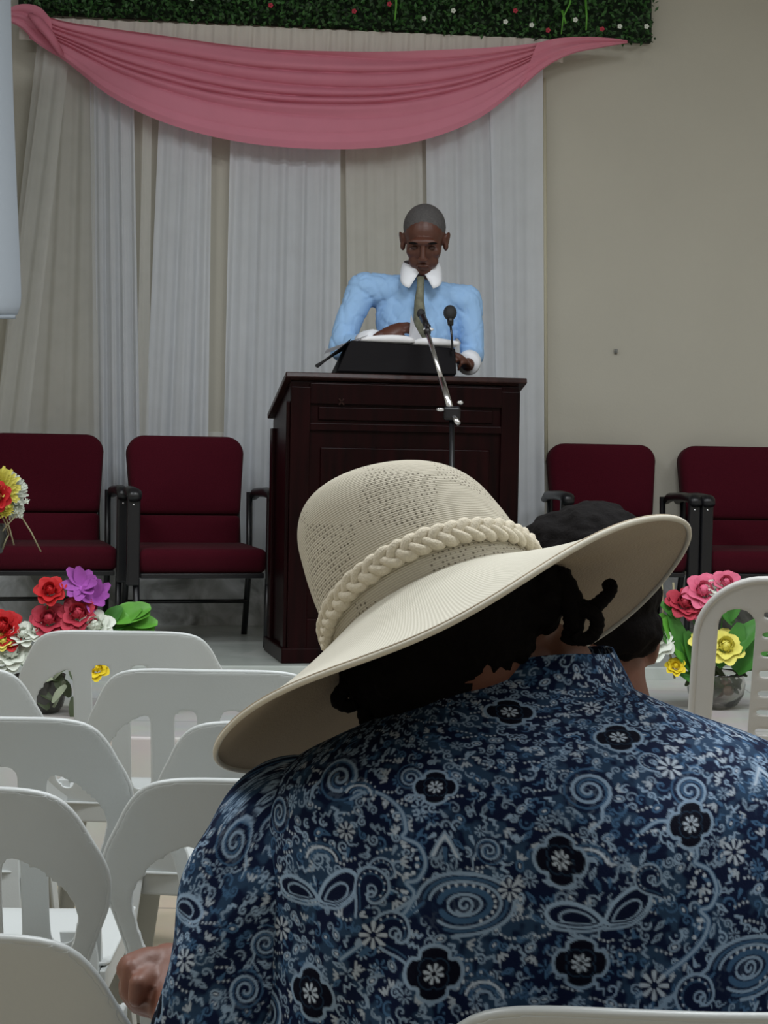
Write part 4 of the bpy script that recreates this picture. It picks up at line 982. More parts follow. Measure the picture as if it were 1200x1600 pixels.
    twist([(870, 900, 1.63), (892, 940, 1.62), (897, 975, 1.62), (888, 1002, 1.625)], .014, .008)
    twist([(560, 1060, 1.64), (540, 1075, 1.635), (528, 1094, 1.63), (545, 1103, 1.63), (555, 1098, 1.63)], .009, .006)
    twist([(580, 1080, 1.64), (572, 1110, 1.635), (574, 1132, 1.63)], .011, .007)
    twist([(560, 1030, 1.65), (545, 1055, 1.645), (550, 1085, 1.64)], .011, .008)
    twist([(610, 1080, 1.64), (625, 1110, 1.63), (612, 1138, 1.63)], .014, .010)
    # dark skirt
    sk = [('c', hip+Vector((-.09, -.01, 0)), hip+Vector((.09, -.01, 0)), .13, .13)]
    for sx_ in (-1, 1): sk += [('c', hip+Vector((sx_*.09, 0, 0)), hip+Vector((sx_*.13, .43, -.02)), .11, .09), ('c', hip+Vector((sx_*.13, .43, -.02)), hip+Vector((sx_*.12, .46, -.28)), .09, .10)]
    organic('skirt', sk, M_trouser, r, voxel=.012, smooth=4, origin=root_p)
    return r
woman()

# ---- sun hat
def knit(name, brim):
    m = bpy.data.materials.new(name); m.use_nodes = True; nt = m.node_tree; b = nt.nodes['Principled BSDF']; L = nt.links.new
    b.inputs['Roughness'].default_value = .85; b.inputs['Specular IOR Level'].default_value = .2
    uv = nt.nodes.new('ShaderNodeUVMap'); mp = nt.nodes.new('ShaderNodeMapping'); L(uv.outputs[0], mp.inputs[0])
    base = (0.50, 0.455, 0.36, 1); light = (0.64, 0.61, 0.52, 1)
    if brim:
        mp.inputs['Scale'].default_value = (120, 1, 1)
        w = nt.nodes.new('ShaderNodeTexWave'); w.inputs['Scale'].default_value = 1.0; w.inputs['Distortion'].default_value = .6; L(mp.outputs[0], w.inputs['Vector'])
        mp2 = nt.nodes.new('ShaderNodeMapping'); mp2.inputs['Scale'].default_value = (1, 46, 1); L(uv.outputs[0], mp2.inputs[0])
        w2 = nt.nodes.new('ShaderNodeTexWave'); w2.bands_direction = 'Y'; w2.inputs['Scale'].default_value = .33; L(mp2.outputs[0], w2.inputs['Vector'])
        add = nt.nodes.new('ShaderNodeMath'); add.operation = 'ADD'; L(w.outputs['Fac'], add.inputs[0]); L(w2.outputs['Fac'], add.inputs[1])
        mul = nt.nodes.new('ShaderNodeMath'); mul.operation = 'MULTIPLY'; mul.inputs[1].default_value = .5; L(add.outputs[0], mul.inputs[0]); h = mul.outputs[0]
        mx = nt.nodes.new('ShaderNodeMix'); mx.data_type = 'RGBA'; mx.inputs[6].default_value = (0.46, 0.43, 0.35, 1); mx.inputs[7].default_value = (0.66, 0.635, 0.55, 1); L(h, mx.inputs[0]); L(mx.outputs[2], b.inputs['Base Color'])
        st = .25
    else:
        # open-work dots in diamond patches over a ribbed ground
        mp.inputs['Scale'].default_value = (130, 48, 1)
        vo = nt.nodes.new('ShaderNodeTexVoronoi'); vo.inputs['Scale'].default_value = 1.0; vo.inputs['Randomness'].default_value = .25; L(mp.outputs[0], vo.inputs['Vector'])
        lt = nt.nodes.new('ShaderNodeMath'); lt.operation = 'LESS_THAN'; lt.inputs[1].default_value = .24; L(vo.outputs['Distance'], lt.inputs[0])
        mp3 = nt.nodes.new('ShaderNodeMapping'); mp3.inputs['Scale'].default_value = (9, 3.2, 1); mp3.inputs['Rotation'].default_value = (0, 0, .5); L(uv.outputs[0], mp3.inputs[0])
        ck = nt.nodes.new('ShaderNodeTexChecker'); ck.inputs['Scale'].default_value = 1.0; L(mp3.outputs[0], ck.inputs['Vector'])
        hole = nt.nodes.new('ShaderNodeMath'); hole.operation = 'MULTIPLY'; L(lt.outputs[0], hole.inputs[0]); L(ck.outputs['Fac'], hole.inputs[1])
        mp2 = nt.nodes.new('ShaderNodeMapping'); mp2.inputs['Scale'].default_value = (1, 92, 1); L(uv.outputs[0], mp2.inputs[0])
        w = nt.nodes.new('ShaderNodeTexWave'); w.bands_direction = 'Y'; w.inputs['Scale'].default_value = .33; w.inputs['Distortion'].default_value = .8; L(mp2.outputs[0], w.inputs['Vector'])
        mx = nt.nodes.new('ShaderNodeMix'); mx.data_type = 'RGBA'; mx.inputs[6].default_value = (.43, .39, .31, 1); mx.inputs[7].default_value = (.53, .495, .405, 1); L(w.outputs['Fac'], mx.inputs[0])
        mx2 = nt.nodes.new('ShaderNodeMix'); mx2.data_type = 'RGBA'; L(hole.outputs[0], mx2.inputs[0]); L(mx.outputs[2], mx2.inputs[6]); mx2.inputs[7].default_value = (.17, .15, .115, 1)
        L(mx2.outputs[2], b.inputs['Base Color'])
        sub = nt.nodes.new('ShaderNodeMath'); sub.operation = 'SUBTRACT'; L(w.outputs['Fac'], sub.inputs[0]); L(hole.outputs[0], sub.inputs[1]); h = sub.outputs[0]; st = .35
    bp = nt.nodes.new('ShaderNodeBump'); bp.inputs['Strength'].default_value = st; bp.inputs['Distance'].default_value = .0015; L(h, bp.inputs['Height']); L(bp.outputs['Normal'], b.inputs['Normal'])
    return m
def hat():
    C = P(685, 957, 1.63)                                   # centre of the crown base
    r = empty('sun_hat', C, label='cream knitted sun hat with wide drooping brim and plaited band, on the woman', cat='hat')
    roll = math.radians(-26); fwd = math.radians(-22)
    r.rotation_mode = 'XYZ'
    Mx = Matrix.Rotation(roll, 4, 'Y') @ Matrix.Rotation(fwd, 4, 'X'); r.rotation_euler = Mx.to_euler()
    A_, B_ = .105, .122                                     # crown radii across and along
    na = 240
    th = np.linspace(0, 2*PI, na, endpoint=False)           # th = 0 on +x (image right), -pi/2 toward the camera
    ct, st = np.cos(th), np.sin(th)
    # crown profile (radius factor, height)
    prof = np.array(spline([(1.0, -.004), (1.0, .01), (.985, .035), (.965, .06), (.93, .085), (.87, .112), (.74, .134), (.53, .148), (.27, .155), (.0, .157)], 6))
    G = np.zeros((len(prof), na, 3)); uv = np.zeros((len(prof), na, 2))
    dp = np.concatenate([[0], np.cumsum(np.hypot(np.diff(prof[:, 0])*.11, np.diff(prof[:, 1])))])
    for i, (f, z) in enumerate(prof):
        G[i, :, 0] = A_*f*ct - .035*z*min(1, z/.05); G[i, :, 1] = B_*f*st; G[i, :, 2] = z*(.955-.12*ct*f) + .003*np.sin(2*th+1)*f*(1-f)
        uv[i, :, 0] = th/(2*PI); uv[i, :, 1] = dp[i]/dp[-1]
    o = link('crown', grid_mesh('crown', G, closed=True, uv=uv), knit('openwork_knit', False), r); s = o.modifiers.new('s', 'SOLIDIFY'); s.thickness = .003
    # brim: cone that droops, flared upward toward image right, wavy edge
    nb = 46; G = np.zeros((nb, na, 3)); uv = np.zeros((nb, na, 2))
    for i in range(nb):
        q = i/(nb-1)
        w = .136 + .003*np.cos(2*th) - .004*np.maximum(0, -st)
        rad = w*q
        side = .028 + .016*np.maximum(0, -ct)
        edge = side*ct*ct + np.where(st < 0, .075, .034)*st*st + .003*np.sin(3*th+.6)
        drop = edge*(q**1.05) + .010*np.maximum(0, -st)*np.sin(PI*q)
        G[i, :, 0] = (A_+rad)*ct; G[i, :, 1] = (B_+rad*.96)*st; G[i, :, 2] = -.004 - drop + .003*np.sin(5*th)*q*q
        uv[i, :, 0] = th/(2*PI); uv[i, :, 1] = q
    o = link('brim', grid_mesh('brim', G, closed=True, uv=uv), mat('tan_underside', (.42, .345, .25), .9, noise_scale=14, noise_amt=.14, bump=.4, bump_scale=400), r); s = o.modifiers.new('s', 'SOLIDIFY'); s.thickness = .0035
    o.data.materials.append(knit('ribbed_knit', True)); s.material_offset = 1  # mottled darker tan on the underside, ribbed knit on the upper face
    e = [tuple(G[-1, k]) for k in range(na)]; e += e[:2]
    tube('brim_edge', e, .0026, mat('cream_binding', (.62, .59, .50), .8), r, seg=8, cap=False)
    # plaited band: three flat strands
    M_band = mat('cream_plait', (.62, .56, .44), .8, noise_scale=300, noise_amt=.12, bump=.6, bump_scale=500)
    band = None
    for k in range(3):
        pts = []; n = 720
        for i in range(n+1):
            a = 2*PI*i/n; p = a*17 + k*2*PI/3
            z = .012 + .017*max(0, -math.sin(a)) + .0075*math.sin(p); dr = .0015 + .0016*math.sin(2*p)
            f = float(np.interp(z, prof[::-1, 1][::-1], prof[::-1, 0][::-1]))
            pts.append(((A_*f+dr+.002)*math.cos(a), (B_*f+dr+.002)*math.sin(a), z))
        tube('band_strand', pts, .0056, M_band, r, seg=10, cap=False, flat=.85)
    return r
hat()

# ------------------------------------------------------------------ the person one row ahead
def front_person():
    rp = Vector((P(930, 1300, 2.3).x, 2.32, 0))
    r = empty('person', rp, label='black-haired person one row ahead, mostly hidden behind the sun hat brim', cat='person')
    HD = P(925, 915, 2.28)
    NK = P(940, 1075, 2.27)
    hip = Vector((rp.x, 2.36, .50))
    pr = [('e', HD+Vector((0, .01, -.01)), (.080, .098, .11)), ('c', HD+Vector((.01, 0, -.06)), NK, .058, .060), ('c', NK, NK+Vector((0, .02, -.1)), .06, .09),
          ('c', NK+Vector((-.13, .02, -.13)), NK+Vector((.13, .02, -.13)), .06, .06), ('c', NK+Vector((0, .02, -.2)), hip, .12, .13),
          ('e', HD+Vector((.083, .01, -.075)), (.010, .022, .032)), ('e', HD+Vector((-.083, .01, -.03)), (.010, .022, .032)), ('e', HD+Vector((0, .08, -.06)), (.055, .04, .06)), ('s', HD+Vector((0, .122, -.055)), .014)]
    for sx in (-1, 1):
        s0 = NK+Vector((sx*.17, .02, -.14)); el = s0+Vector((sx*.03, .03, -.26)); wr = el+Vector((-sx*.06, .22, .0)); kn = hip+Vector((sx*.10, .42, -.03)); an = Vector((kn.x, kn.y+.01, .09))
        pr += [('c', s0, el, .045, .038), ('c', el, wr, .036, .025), ('c', hip+Vector((sx*.08, 0, 0)), kn, .075, .055), ('c', kn, an, .05, .034), ('c', an, an+Vector((0, .14, -.045)), .034, .028)]
        pr += hand_prims(wr, (-sx, 0, .2), (-sx*.2, 1, -.1), (0, .1, 1), .9, (.2, .3, .3))
    organic('body', pr, M_skin2, r, voxel=.006, smooth=3, origin=rp)
    hr_ = [('e', HD+Vector((0, -.005, .012)), (.092, .108, .100)), ('e', HD+Vector((.035, -.02, -.055)), (.056, .072, .042)), ('e', HD+Vector((-.03, 0, .045)), (.070, .08, .055))]
    organic('hair', hr_, M_hair, r, voxel=.005, smooth=3, origin=rp, disp=lambda co, n: n*noise.noise(co*60)*.005)
    to = [('c', NK+Vector((-.13, .02, -.15)), NK+Vector((.13, .02, -.15)), .075, .075), ('c', NK+Vector((0, .02, -.19)), hip+Vector((0, 0, .02)), .15, .155)]
    for sx in (-1, 1):
        s0 = NK+Vector((sx*.17, .02, -.16)); el = s0+Vector((sx*.03, .03, -.25)); to += [('c', s0, el, .06, .05), ('c', el, el+Vector((-sx*.03, .1, 0)), .05, .042)]
    organic('top', to, mat('dark_top_cloth', (.02, .02, .03), .85), r, voxel=.010, smooth=4, origin=rp)
    tr_ = []
    for sx in (-1, 1):
        kn = hip+Vector((sx*.10, .42, -.03)); tr_ += [('c', hip+Vector((sx*.08, 0, 0)), kn, .10, .075), ('c', kn, Vector((kn.x, kn.y+.01, .13)), .072, .06)]
    organic('trousers', tr_, M_trouser, r, voxel=.012, smooth=4, origin=rp)
front_person()

# ------------------------------------------------------------------ white moulded chairs
def sd_round(x, z, cx, cz, hw, hh, r):
    qx = np.abs(x-cx)-hw+r; qz = np.abs(z-cz)-hh+r
    return np.hypot(np.maximum(qx, 0), np.maximum(qz, 0)) + np.minimum(np.maximum(qx, qz), 0) - r
def poly_sdf(poly):
    A = np.array(poly); B = np.roll(A, -1, axis=0)
    def f(x, z):
        D = np.full(np.shape(x), 1e9); ins = np.zeros(np.shape(x), bool)
        for (ax, az), (bx, bz) in zip(A, B):
            dx, dz = bx-ax, bz-az; t = np.clip(((x-ax)*dx+(z-az)*dz)/(dx*dx+dz*dz+1e-12), 0, 1)
            D = np.minimum(D, np.hypot(x-ax-t*dx, z-az-t*dz))
            if az != bz: ins ^= ((az > z) != (bz > z)) & (x < (bx-ax)*(z-az)/(bz-az)+ax)
        return np.where(ins, -D, D)
    return f
def masked_sheet(name, sdf, x0, x1, z0, z1, step, surf, thick, material, parent):
    xs = np.arange(x0, x1+step, step); zs = np.arange(z0, z1+step, step); X, Z = np.meshgrid(xs, zs)
    for _ in range(3):                                        # snap vertices near the outline on to it
        e = 1e-4; D = sdf(X, Z); gx = (sdf(X+e, Z)-D)/e; gz = (sdf(X, Z+e)-D)/e; g2 = gx*gx+gz*gz+1e-9
        near = (np.abs(D) < step*.62); X = X - np.where(near, D*gx/g2, 0)*.95; Z = Z - np.where(near, D*gz/g2, 0)*.95
    n, m = X.shape; idx = np.arange(n*m).reshape(n, m)
    cx = (X[:-1, :-1]+X[1:, 1:]+X[:-1, 1:]+X[1:, :-1])/4; cz = (Z[:-1, :-1]+Z[1:, 1:]+Z[:-1, 1:]+Z[1:, :-1])/4
    keep = sdf(cx, cz) < step*.12
    Fq = np.stack([idx[:-1, :-1], idx[:-1, 1:], idx[1:, 1:], idx[1:, :-1]], -1)[keep]
    Pt = surf(X, Z).reshape(-1, 3); used = np.unique(Fq); mp = -np.ones(n*m, int); mp[used] = np.arange(len(used))
    me = bpy.data.meshes.new(name); me.from_pydata([tuple(p) for p in Pt[used]], [], [tuple(q) for q in mp[Fq]])
    me.polygons.foreach_set('use_smooth', [True]*len(me.polygons))
    o = link(name, me, material, parent)
    sm = o.modifiers.new('smooth', 'SMOOTH'); sm.iterations = 2; sm.factor = .4
    s = o.modifiers.new('s', 'SOLIDIFY'); s.thickness = thick; s.offset = 0
    bv = o.modifiers.new('b', 'BEVEL'); bv.width = thick*.4; bv.segments = 2; bv.limit_method = 'ANGLE'; bv.angle_limit = 1.0
    return o
def back_surf(lean, z0, curve, y0=-.20):
    def f(X, Z): return np.stack([X, y0 - (Z-z0)*lean - .00 + curve*(X/.22)**2 - .02*((Z-z0)/.42)**2, Z], -1)
    return f
def make_plastic_chair():
    """faces +y; origin on the floor below the seat; the backrest is at the rear (-y)"""
    r = empty('plastic_chair')
    half = spline([(0, .862), (.06, .862), (.12, .8605), (.160, .855), (.186, .843), (.205, .820), (.220, .790), (.234, .762), (.241, .735), (.238, .700), (.224, .660), (.205, .600), (.194, .520), (.190, .40)], 5)
    outline = [tuple(p) for p in half] + [(-p[0], p[1]) for p in half[::-1][:-1]]
    opening = [tuple(p) for p in spline([(.112, .60), (.112, .72), (.116, .765), (.130, .769), (.165, .750), (.190, .722), (.203, .690), (.196, .650), (.180, .60), (.168, .54), (.152, .495), (.130, .482), (.114, .50), (.112, .60)], 4)][:-1]
    so_, sop = poly_sdf(outline), poly_sdf(opening)
    def outer(x, z): return so_(np.asarray(x, float), np.asarray(z, float))
    def sdf(x, z):
        ax = np.abs(x)
        return np.maximum(outer(x, z), -np.minimum(sop(ax, z), sd_round(ax, z, .045, .635, .022, .150, .018)))
    sf = back_surf(.16, .44, .035, y0=-.195)
    masked_sheet('backrest', sdf, -.25, .25, .40, .87, .0066, sf, .007, M_plastic, r)
    # thin rolled rim following the outline of the backrest
    rim = []
    for a in np.linspace(-2.15, 2.15, 90):
        lo, hi = .05, .40
        for _ in range(24):
            md = (lo+hi)/2; v = outer(np.array(md*math.sin(a)), np.array(.70+md*math.cos(a)))
            if v < 0: lo = md
            else: hi = md
        rim.append((lo*math.sin(a), .70+lo*math.cos(a)))
    rim = [(x, z) for x, z in rim if z > .46]
    pts = [tuple(sf(np.array(x), np.array(z)) + np.array([0, .002, 0])) for x, z in rim]
    tube('rim', pts, .0052, M_plastic, r, seg=8)
    # seat shell
    def seat_sdf(x, y): return sd_round(x, y, 0, .015, .205-.0*y, .215, .06)
    def seat_surf(X, Y): return np.stack([X, Y, .44 - .012*np.cos(X/.2*1.4)*np.cos((Y-.0)/.22*1.3) - .05*np.maximum(0, (Y-.16)/.07)**2*.35 + .012*np.maximum(0, (-Y-.15)/.05)], -1)
    masked_sheet('seat', seat_sdf, -.225, .225, -.22, .25, .0095, seat_surf, .007, M_plastic, r)
    bm = bmesh.new()
    for s in (-1, 1): add_box(bm, (s*.196, .01, .415), (.010, .40, .045))
    add_box(bm, (0, .205, .41), (.38, .010, .04)); bm_obj('apron', bm, M_plastic, r, smooth=False, bevel=.003)
    for sx in (-1, 1):
        for fy in (-1, 1):
            bm = bmesh.new()
            x0, y0, z0 = sx*.185, (.19 if fy > 0 else -.185), .44 if fy > 0 else .50
            x1, y1 = sx*.225, (.235 if fy > 0 else -.27)
            rows = []
            for k in range(9):
                t = k/8; x = x0+(x1-x0)*t; y = y0+(y1-y0)*t**1.2; z = z0*(1-t); w = .060-.022*t
                # L shaped section open to the inside
                th_ = .007; sec = [(0, 0), (-sx*w, 0), (-sx*w, -fy*th_), (-sx*th_, -fy*th_), (-sx*th_, -fy*w), (0, -fy*w)]
                rows.append([bm.verts.new((x+a, y+b, z)) for a, b in sec])
            for a, b in zip(rows, rows[1:]):
                for k in range(6): bm.faces.new((a[k], a[(k+1) % 6], b[(k+1) % 6], b[k]))
            bm.faces.new(rows[0]); bm.faces.new(rows[-1][::-1]); bmesh.ops.recalc_face_normals(bm, faces=bm.faces)
            bm_obj('leg', bm, M_plastic, r, smooth=False, bevel=.002)
    return r
pc = make_plastic_chair()
BY = -.195 - .42*.16 - .02                                 # how far the top of the back lies behind the origin
pspots = [(183, 3.98, 'white plastic chair farthest forward, yellow flower seen through its backrest'),
          (-138, 3.30, 'white plastic chair at the left edge, only its rounded corner in view'),
          (325, 3.32, 'white plastic chair of the second row, its handle slot showing left of the hat brim'),
          (-48, 2.70, 'white plastic chair at left in the third row, beige floor seen through its opening'),
          (482, 2.70, 'white plastic chair mostly hidden behind the drooping left tip of the hat brim'),
          (-138, 2.15, 'white plastic chair cut by the left edge, directly ahead of the nearest one'),
          (442, 2.23, 'white plastic chair touching the left sleeve of the woman, just above her hand'),
          (-222, 1.50, 'nearest white plastic chair, its backrest in the bottom left corner'),
          (1130, 1.325, 'plastic chair the woman sits on, only its top rim along the bottom edge'),
          (960, 2.16, 'white plastic chair hidden behind the woman, carrying the black-haired person')]
for i, (px, d, lab) in enumerate(pspots):
    o = pc if i == 0 else copy_tree(pc)
    p = P(px, 1000, d); o.location = (p.x, d - BY, 0); o.rotation_euler = (0, 0, random.uniform(-.02, .02)); tag(o, lab, 'chair', 'white plastic chairs in rows')

# taller chair at the right edge
def tall_chair():
    p = P(1298, 1000, 3.4)
    r = empty('plastic_armchair', (p.x, 3.4+.29, 0), 0, label='taller pale plastic armchair cut by the right edge in front of the glass flower bowl', cat='chair')
    def sdf(x, z):
        outer = np.minimum(sd_round(x, z, 0, .90, .255, .155, .12), np.maximum(np.abs(x)-.255, np.maximum(z-.95, .40-z)))
        op = np.maximum(sd_round(np.abs(x), z, .182, .72, .034, .275, .034), .0*x-1)
        sl = np.minimum.reduce([sd_round(np.abs(x), z, .085, zc, .048, .006, .005) for zc in (.985, .945, .905, .865, .825, .785, .745, .705, .665, .625, .585, .545)])
        return np.maximum(outer, -np.minimum(op, sl))
    sf = back_surf(.14, .44, .045, y0=-.20)
    masked_sheet('backrest', sdf, -.27, .27, .40, 1.06, .0075, sf, .009, M_plastic_grey, r)
    rim = [(-.253, .50), (-.255, .7), (-.255, .90)] + [(-.255+.12-.12*math.cos(a), .935+.12*math.sin(a)) for a in np.linspace(0, PI/2, 14)]
    rim = rim + [(-x, z) for x, z in rim[::-1]]
    tube('rim', [tuple(sf(np.array(x), np.array(z))) for x, z in rim], .008, M_plastic_grey, r, seg=8)
    def ssdf(x, y): return sd_round(x, y, 0, .03, .235, .235, .05)
    masked_sheet('seat', ssdf, -.25, .25, -.22, .28, .012, lambda X, Y: np.stack([X, Y, .42+0*X-.015*np.cos(X*7)], -1), .009, M_plastic_grey, r)
    for sx in (-1, 1):
        bm = bmesh.new(); add_tube(bm, spline([(sx*.25, -.22, .68), (sx*.285, 0, .67), (sx*.285, .18, .65), (sx*.27, .24, .60), (sx*.262, .25, .42)], 5), .024, 12, flat=.45); bm_obj('armrest', bm, M_plastic_grey, r)
        for fy, y0, y1 in ((1, .24, .27), (-1, -.20, -.27)):
            bm = bmesh.new(); add_tube(bm, [(sx*.235, y0, .44), (sx*.27, y1, 0)], [.034, .022], 10, flat=.5); bm_obj('leg', bm, M_plastic_grey, r)
    return r
tall_chair()

# ------------------------------------------------------------------ flowers
def petal_bm(bm, c, d, up, L, W, cup=.3, n=5):
    d = d.normalized(); side = d.cross(up).normalized(); u = side.cross(d).normalized(); rows = []
    for i in range(n+1):
        t = i/n; w = W*math.sin(PI*(.12+.80*t))**.8*.5; cz = cup*L*t*t
        base = c+d*L*t+u*cz; rows.append([bm.verts.new(base+side*w*k+u*abs(k)*w*.35) for k in (-1, -.5, 0, .5, 1)])
    for a, b in zip(rows, rows[1:]):
        for k in range(4): bm.faces.new((a[k], a[k+1], b[k+1], b[k]))
def rose(name, c, r, material, parent, face=Vector((0, -.8, .6))):
    bm = bmesh.new(); f = face.normalized(); a = f.orthogonal().normalized(); b_ = f.cross(a)
    add_ellipsoid(bm, c, (r*.35,)*3, seg=8)
    for ring, n, tilt, rr in ((0, 3, .10, .55), (1, 4, .32, .68), (2, 5, .62, .82), (3, 6, .95, .95), (4, 7, 1.35, 1.0)):
        for k in range(n):
            t = 2*PI*k/n+ring*.9+random.uniform(-.25, .25); rad = a*math.cos(t)+b_*math.sin(t)
            d = rad*math.sin(tilt)+f*math.cos(tilt); petal_bm(bm, c+rad*r*.16*ring-f*r*.35, d, f-rad*.4, r*rr*random.uniform(.8, 1.0), r*1.15, cup=.45 if ring < 3 else -.15)
    return bm_obj(name, bm, material, parent)
def mum(name, c, r, material, parent, face=Vector((0, -.8, .5)), n=70):
    bm = bmesh.new(); f = face.normalized(); a = f.orthogonal().normalized(); b_ = f.cross(a); add_ellipsoid(bm, c, (r*.45,)*3, seg=8)
    for k in range(n):
        t = k*2.4; tilt = 1.6*math.sqrt(k/n); rad = a*math.cos(t)+b_*math.sin(t); d = rad*math.sin(tilt)+f*math.cos(tilt)
        petal_bm(bm, c, d, f-rad*.3+Vector((.01, 0, 0)), r*(.75+.3*random.random()), r*.28, cup=.12, n=3)
    return bm_obj(name, bm, material, parent)
def lily(name, c, r, material, parent, n=7):
    bm = bmesh.new(); f = Vector((.2, -.8, .5)).normalized(); a = f.orthogonal().normalized(); b_ = f.cross(a)
    for k in range(n):
        t = 2*PI*k/n+random.uniform(-.2, .2); rad = a*math.cos(t)+b_*math.sin(t); petal_bm(bm, c, rad+f*random.uniform(.1, .7), f, r*random.uniform(.8, 1.15), r*.62, cup=.15)
    return bm_obj(name, bm, material, parent)
def leaf(c, d, L, W, material, parent, name='leaf', cup=-.25):
    bm = bmesh.new(); petal_bm(bm, Vector(c), Vector(d), Vector((0, -.7, .7)), L, W, cup=cup, n=8); return bm_obj(name, bm, material, parent)
def stems(root, pts, base, m=M_leaf):
    for p in pts: tube('stem', [base+Vector((random.uniform(-.02, .02), random.uniform(-.02, .02), 0)), base.lerp(p, .5)+Vector((0, 0, .03)), p], .0025, m, root, seg=5)
# left arrangement
L0 = P(62, 1105, 5.55); L0.z = PLAT
fl = empty('flower_arrangement', L0, label='flower arrangement of red roses and a purple bloom behind the farthest plastic chair', cat='flower arrangement')
def q5(px, py, d=5.5): return P(px, py, d)-L0
prof = [(.001, 0), (.06, 0), (.075, .02), (.085, .06), (.078, .10), (.082, .12), (.074, .12), (.07, .10), (.076, .06), (.06, .015)]
def lathe(prof, n=28):
    bm = bmesh.new(); rings = [[bm.verts.new((r*math.cos(2*PI*k/n), r*math.sin(2*PI*k/n), z)) for k in range(n)] for r, z in prof]
    for a, b in zip(rings, rings[1:]):
        for k in range(n): bm.faces.new((a[k], a[(k+1) % n], b[(k+1) % n], b[k]))
    return bm
bm = lathe(prof); bm_obj('pot', bm, M_darkpot, fl)
heads = []
for nm, px, py, r_, mm in [('rose', 78, 921, .036, M_red), ('rose', 122, 957, .046, M_rose), ('rose', 76, 966, .044, M_rose), ('rose', 4, 978, .045, M_red), ('rose', 14, 990, .04, M_red)]:
    c = q5(px, py, 5.45); rose(nm, c, r_, mm, fl); heads.append(c)
for px, py, r_, mm in [(128, 915, .068, M_purple), (146, 935, .062, M_purple)]:
    c = q5(px, py, 5.5); lily('purple_bloom', c, r_, mm, fl, 9); heads.append(c)
c = q5(151, 1043, 5.4); rose('yellow_bloom', c, .030, M_yellow2, fl); heads.append(c)
c = q5(4, 1000, 5.43); rose('yellow_bloom', c, .026, M_yellow, fl); heads.append(c)
for px, py, r_ in [(36, 990, .032), (18, 1018, .042), (148, 976, .042), (55, 984, .026), (2, 1030, .04)]:
    c = q5(px, py, 5.44); rose('white_bloom', c, r_, M_whitefl, fl); heads.append(c)
for px, py, ang, L, W, mm in [(172, 968, .25, .13, .09, M_leaf2), (178, 980, .0, .13, .08, M_leaf2), (156, 985, .35, .11, .07, M_leaf), (180, 976, .65, .10, .08, M_leaf2), (195, 965, .45, .09, .07, M_leaf2), (205, 975, .1, .085, .06, M_leaf2), (165, 978, .9, .08, .06, M_leaf)]:
    leaf(q5(px, py, 5.5), (math.cos(ang), -.1, math.sin(ang)), L, W, mm, fl, cup=-.1)
for k in range(26):
    a = random.uniform(0, 6.28); c = q5(random.uniform(35, 115), random.uniform(1045, 1092), 5.5+random.uniform(-.05, .05))
    leaf(c, (math.cos(a), -.4, math.sin(a)*.7), random.uniform(.05, .08), random.uniform(.02, .04), M_darkleaf if k % 3 else mat('dusty_pale_leaf', (.28, .32, .22), .7), fl)
stems(fl, heads, Vector((0, 0, .08)), M_leaf)
# right glass bowl of flowers
R0 = P(1118, 1098, 5.9); R0.z = PLAT
fr = empty('flower_bowl', R0, label='clear glass bowl of pink roses, yellow blooms and green leaves at right', cat='flower arrangement')
def q6(px, py, d=5.85): return P(px, py, d)-R0
prof = [(.001, .002), (.05, 0), (.075, .015), (.095, .05), (.10, .085), (.092, .115), (.096, .125), (.092, .124), (.088, .112), (.094, .085), (.088, .05), (.06, .018), (.001, .012)]
bm = lathe(prof); bm_obj('bowl', bm, M_glass, fr)
heads = []
for nm, px, py, r_, mm in [('rose', 1100, 921, .048, M_pinkfl), ('rose', 1070, 940, .044, M_rose), ('rose', 1085, 952, .03, M_pinkfl), ('rose', 1135, 909, .036, M_pinkfl), ('rose', 1118, 916, .024, M_whitefl)]:
    c = q6(px, py, 5.82); rose(nm, c, r_, mm, fr); heads.append(c)
for px, py, r_, mm, nm in [(1023, 1000, .050, M_whitefl, 'white_bloom'), (1100, 1002, .034, M_yellow, 'yellow_bloom'), (1134, 1008, .046, M_yellow, 'yellow_bloom'), (1056, 1040, .024, M_yellow2, 'yellow_bloom'), (1144, 1022, .018, M_yellow, 'yellow_bloom')]:
    c = q6(px, py, 5.8); rose(nm, c, r_, mm, fr); heads.append(c)
for px, py, ang, L, W, mm in [(1085, 1050, 2.2, .26, .07, M_leaf), (1080, 1045, 2.05, .20, .08, M_leaf2), (1075, 1040, 1.9, .20, .06, M_leaf), (1062, 968, 2.4, .09, .05, M_leaf), (1150, 1050, .9, .18, .09, M_leaf), (1140, 1040, 1.4, .15, .07, M_leaf),
                              (1145, 975, 2.2, .08, .05, M_leaf), (1120, 1040, .9, .22, .08, M_leaf), (1095, 1055, 1.9, .16, .07, M_leaf), (1160, 1045, .4, .12, .06, M_leaf), (1050, 1000, 2.0, .10, .06, M_leaf2), (1135, 970, 1.2, .09, .06, M_leaf), (1105, 1075, 2.6, .11, .05, M_leaf)]:
    leaf(q6(px, py, 5.84), (math.cos(ang), -.2, math.sin(ang)), L, W, mm, fr, cup=-.12)
for k in range(16):
    a = random.uniform(0, 6.28); leaf(q6(random.uniform(1085, 1165), random.uniform(1040, 1075), 5.86), (math.cos(a), -.4, math.sin(a)), .05, .022, M_darkleaf, fr)
for px in (1034, 1052): tube('stem', [q6(px+20, 1060, 5.9), q6(px+2, 960, 5.9), q6(px, 910, 5.9)], .004, M_stem, fr, seg=6)
stems(fr, heads, Vector((0, 0, .06)), M_leaf)
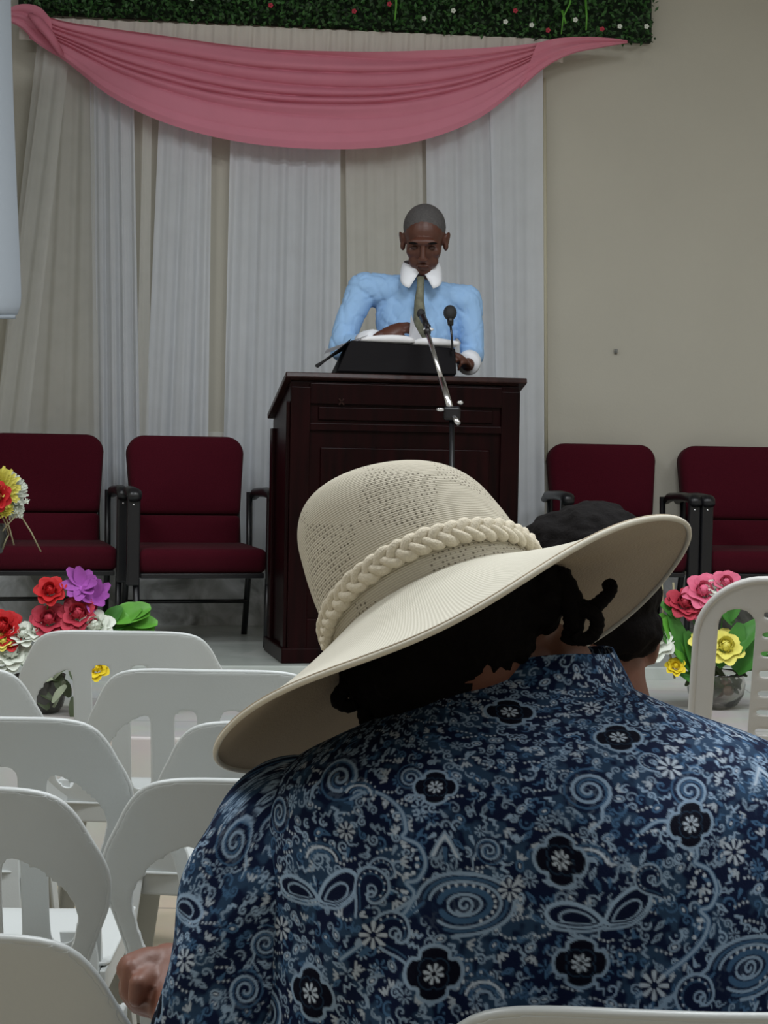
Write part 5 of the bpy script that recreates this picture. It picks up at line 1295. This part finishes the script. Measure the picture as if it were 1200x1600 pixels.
# pieces of dry decoration inside the glass bowl
for k in range(5):
    bm = bmesh.new(); add_ellipsoid(bm, (random.uniform(-.045, .045), random.uniform(-.045, .045), .04+.012*k), (.022, .02, .018), seg=8); bm_obj('pebble', bm, mat('brown_pebble', (.25, .17, .13), .7), fr)
# tall stand with yellow and white chrysanthemums at the far left
S0 = P(-22, 1100, 5.9); S0.z = PLAT
fs = empty('flower_stand', S0, label='yellow and white chrysanthemums with a red bloom at the left edge, on a tall stand', cat='flower arrangement')
def q7(px, py, d=5.9): return P(px, py, d)-S0
zt = q7(-25, 850).z
tube('pedestal', [(0, 0, .02), (0, 0, zt-.02)], [.05, .03], M_darkpot, fs, seg=16)
bm = lathe([(.001, 0), (.12, 0), (.12, .02), (.05, .035), (.001, .036)]); bm_obj('foot', bm, M_darkpot, fs)
bm = lathe([(.001, 0), (.05, 0), (.07, .05), (.06, .1), (.05, .1), (.055, .05), (.001, .01)]); bmesh.ops.translate(bm, verts=bm.verts, vec=(0, 0, zt-.03)); bm_obj('vase', bm, M_darkpot, fs)
mum('white_chrysanthemum', q7(12, 768, 5.92), .072, M_whitefl, fs, Vector((.5, -.7, .1)), 110); mum('white_chrysanthemum', q7(18, 790, 5.92), .05, M_whitefl, fs, Vector((.6, -.6, -.2)))
mum('yellow_chrysanthemum', q7(-4, 765, 5.85), .085, M_yellow, fs, Vector((.1, -1, .1)), 120)
rose('red_bloom', q7(-6, 776, 5.78), .036, M_red, fs, Vector((0, -1, .1)))
mum('yellow_chrysanthemum', q7(8, 798, 5.86), .035, M_yellow, fs)
for px, py in ((26, 800), (33, 807), (42, 784), (38, 760)): mum('filler_blossom', q7(px, py, 5.88), .014, M_whitefl, fs, n=14)
for a_, b_ in (((8, 805), (22, 852)), ((2, 805), (14, 835)), ((34, 808), (64, 862)), ((14, 835), (4, 858)), ((30, 800), (-10, 850))):
    tube('stem', [q7(*a_, 5.88), q7((a_[0]+b_[0])/2, (a_[1]+b_[1])/2-3, 5.87), q7(*b_, 5.88)], .0028, M_stem, fs, seg=5)
stems(fs, [q7(-4, 765, 5.86), q7(12, 768, 5.93), q7(-6, 776, 5.8)], Vector((0, 0, zt+.02)))
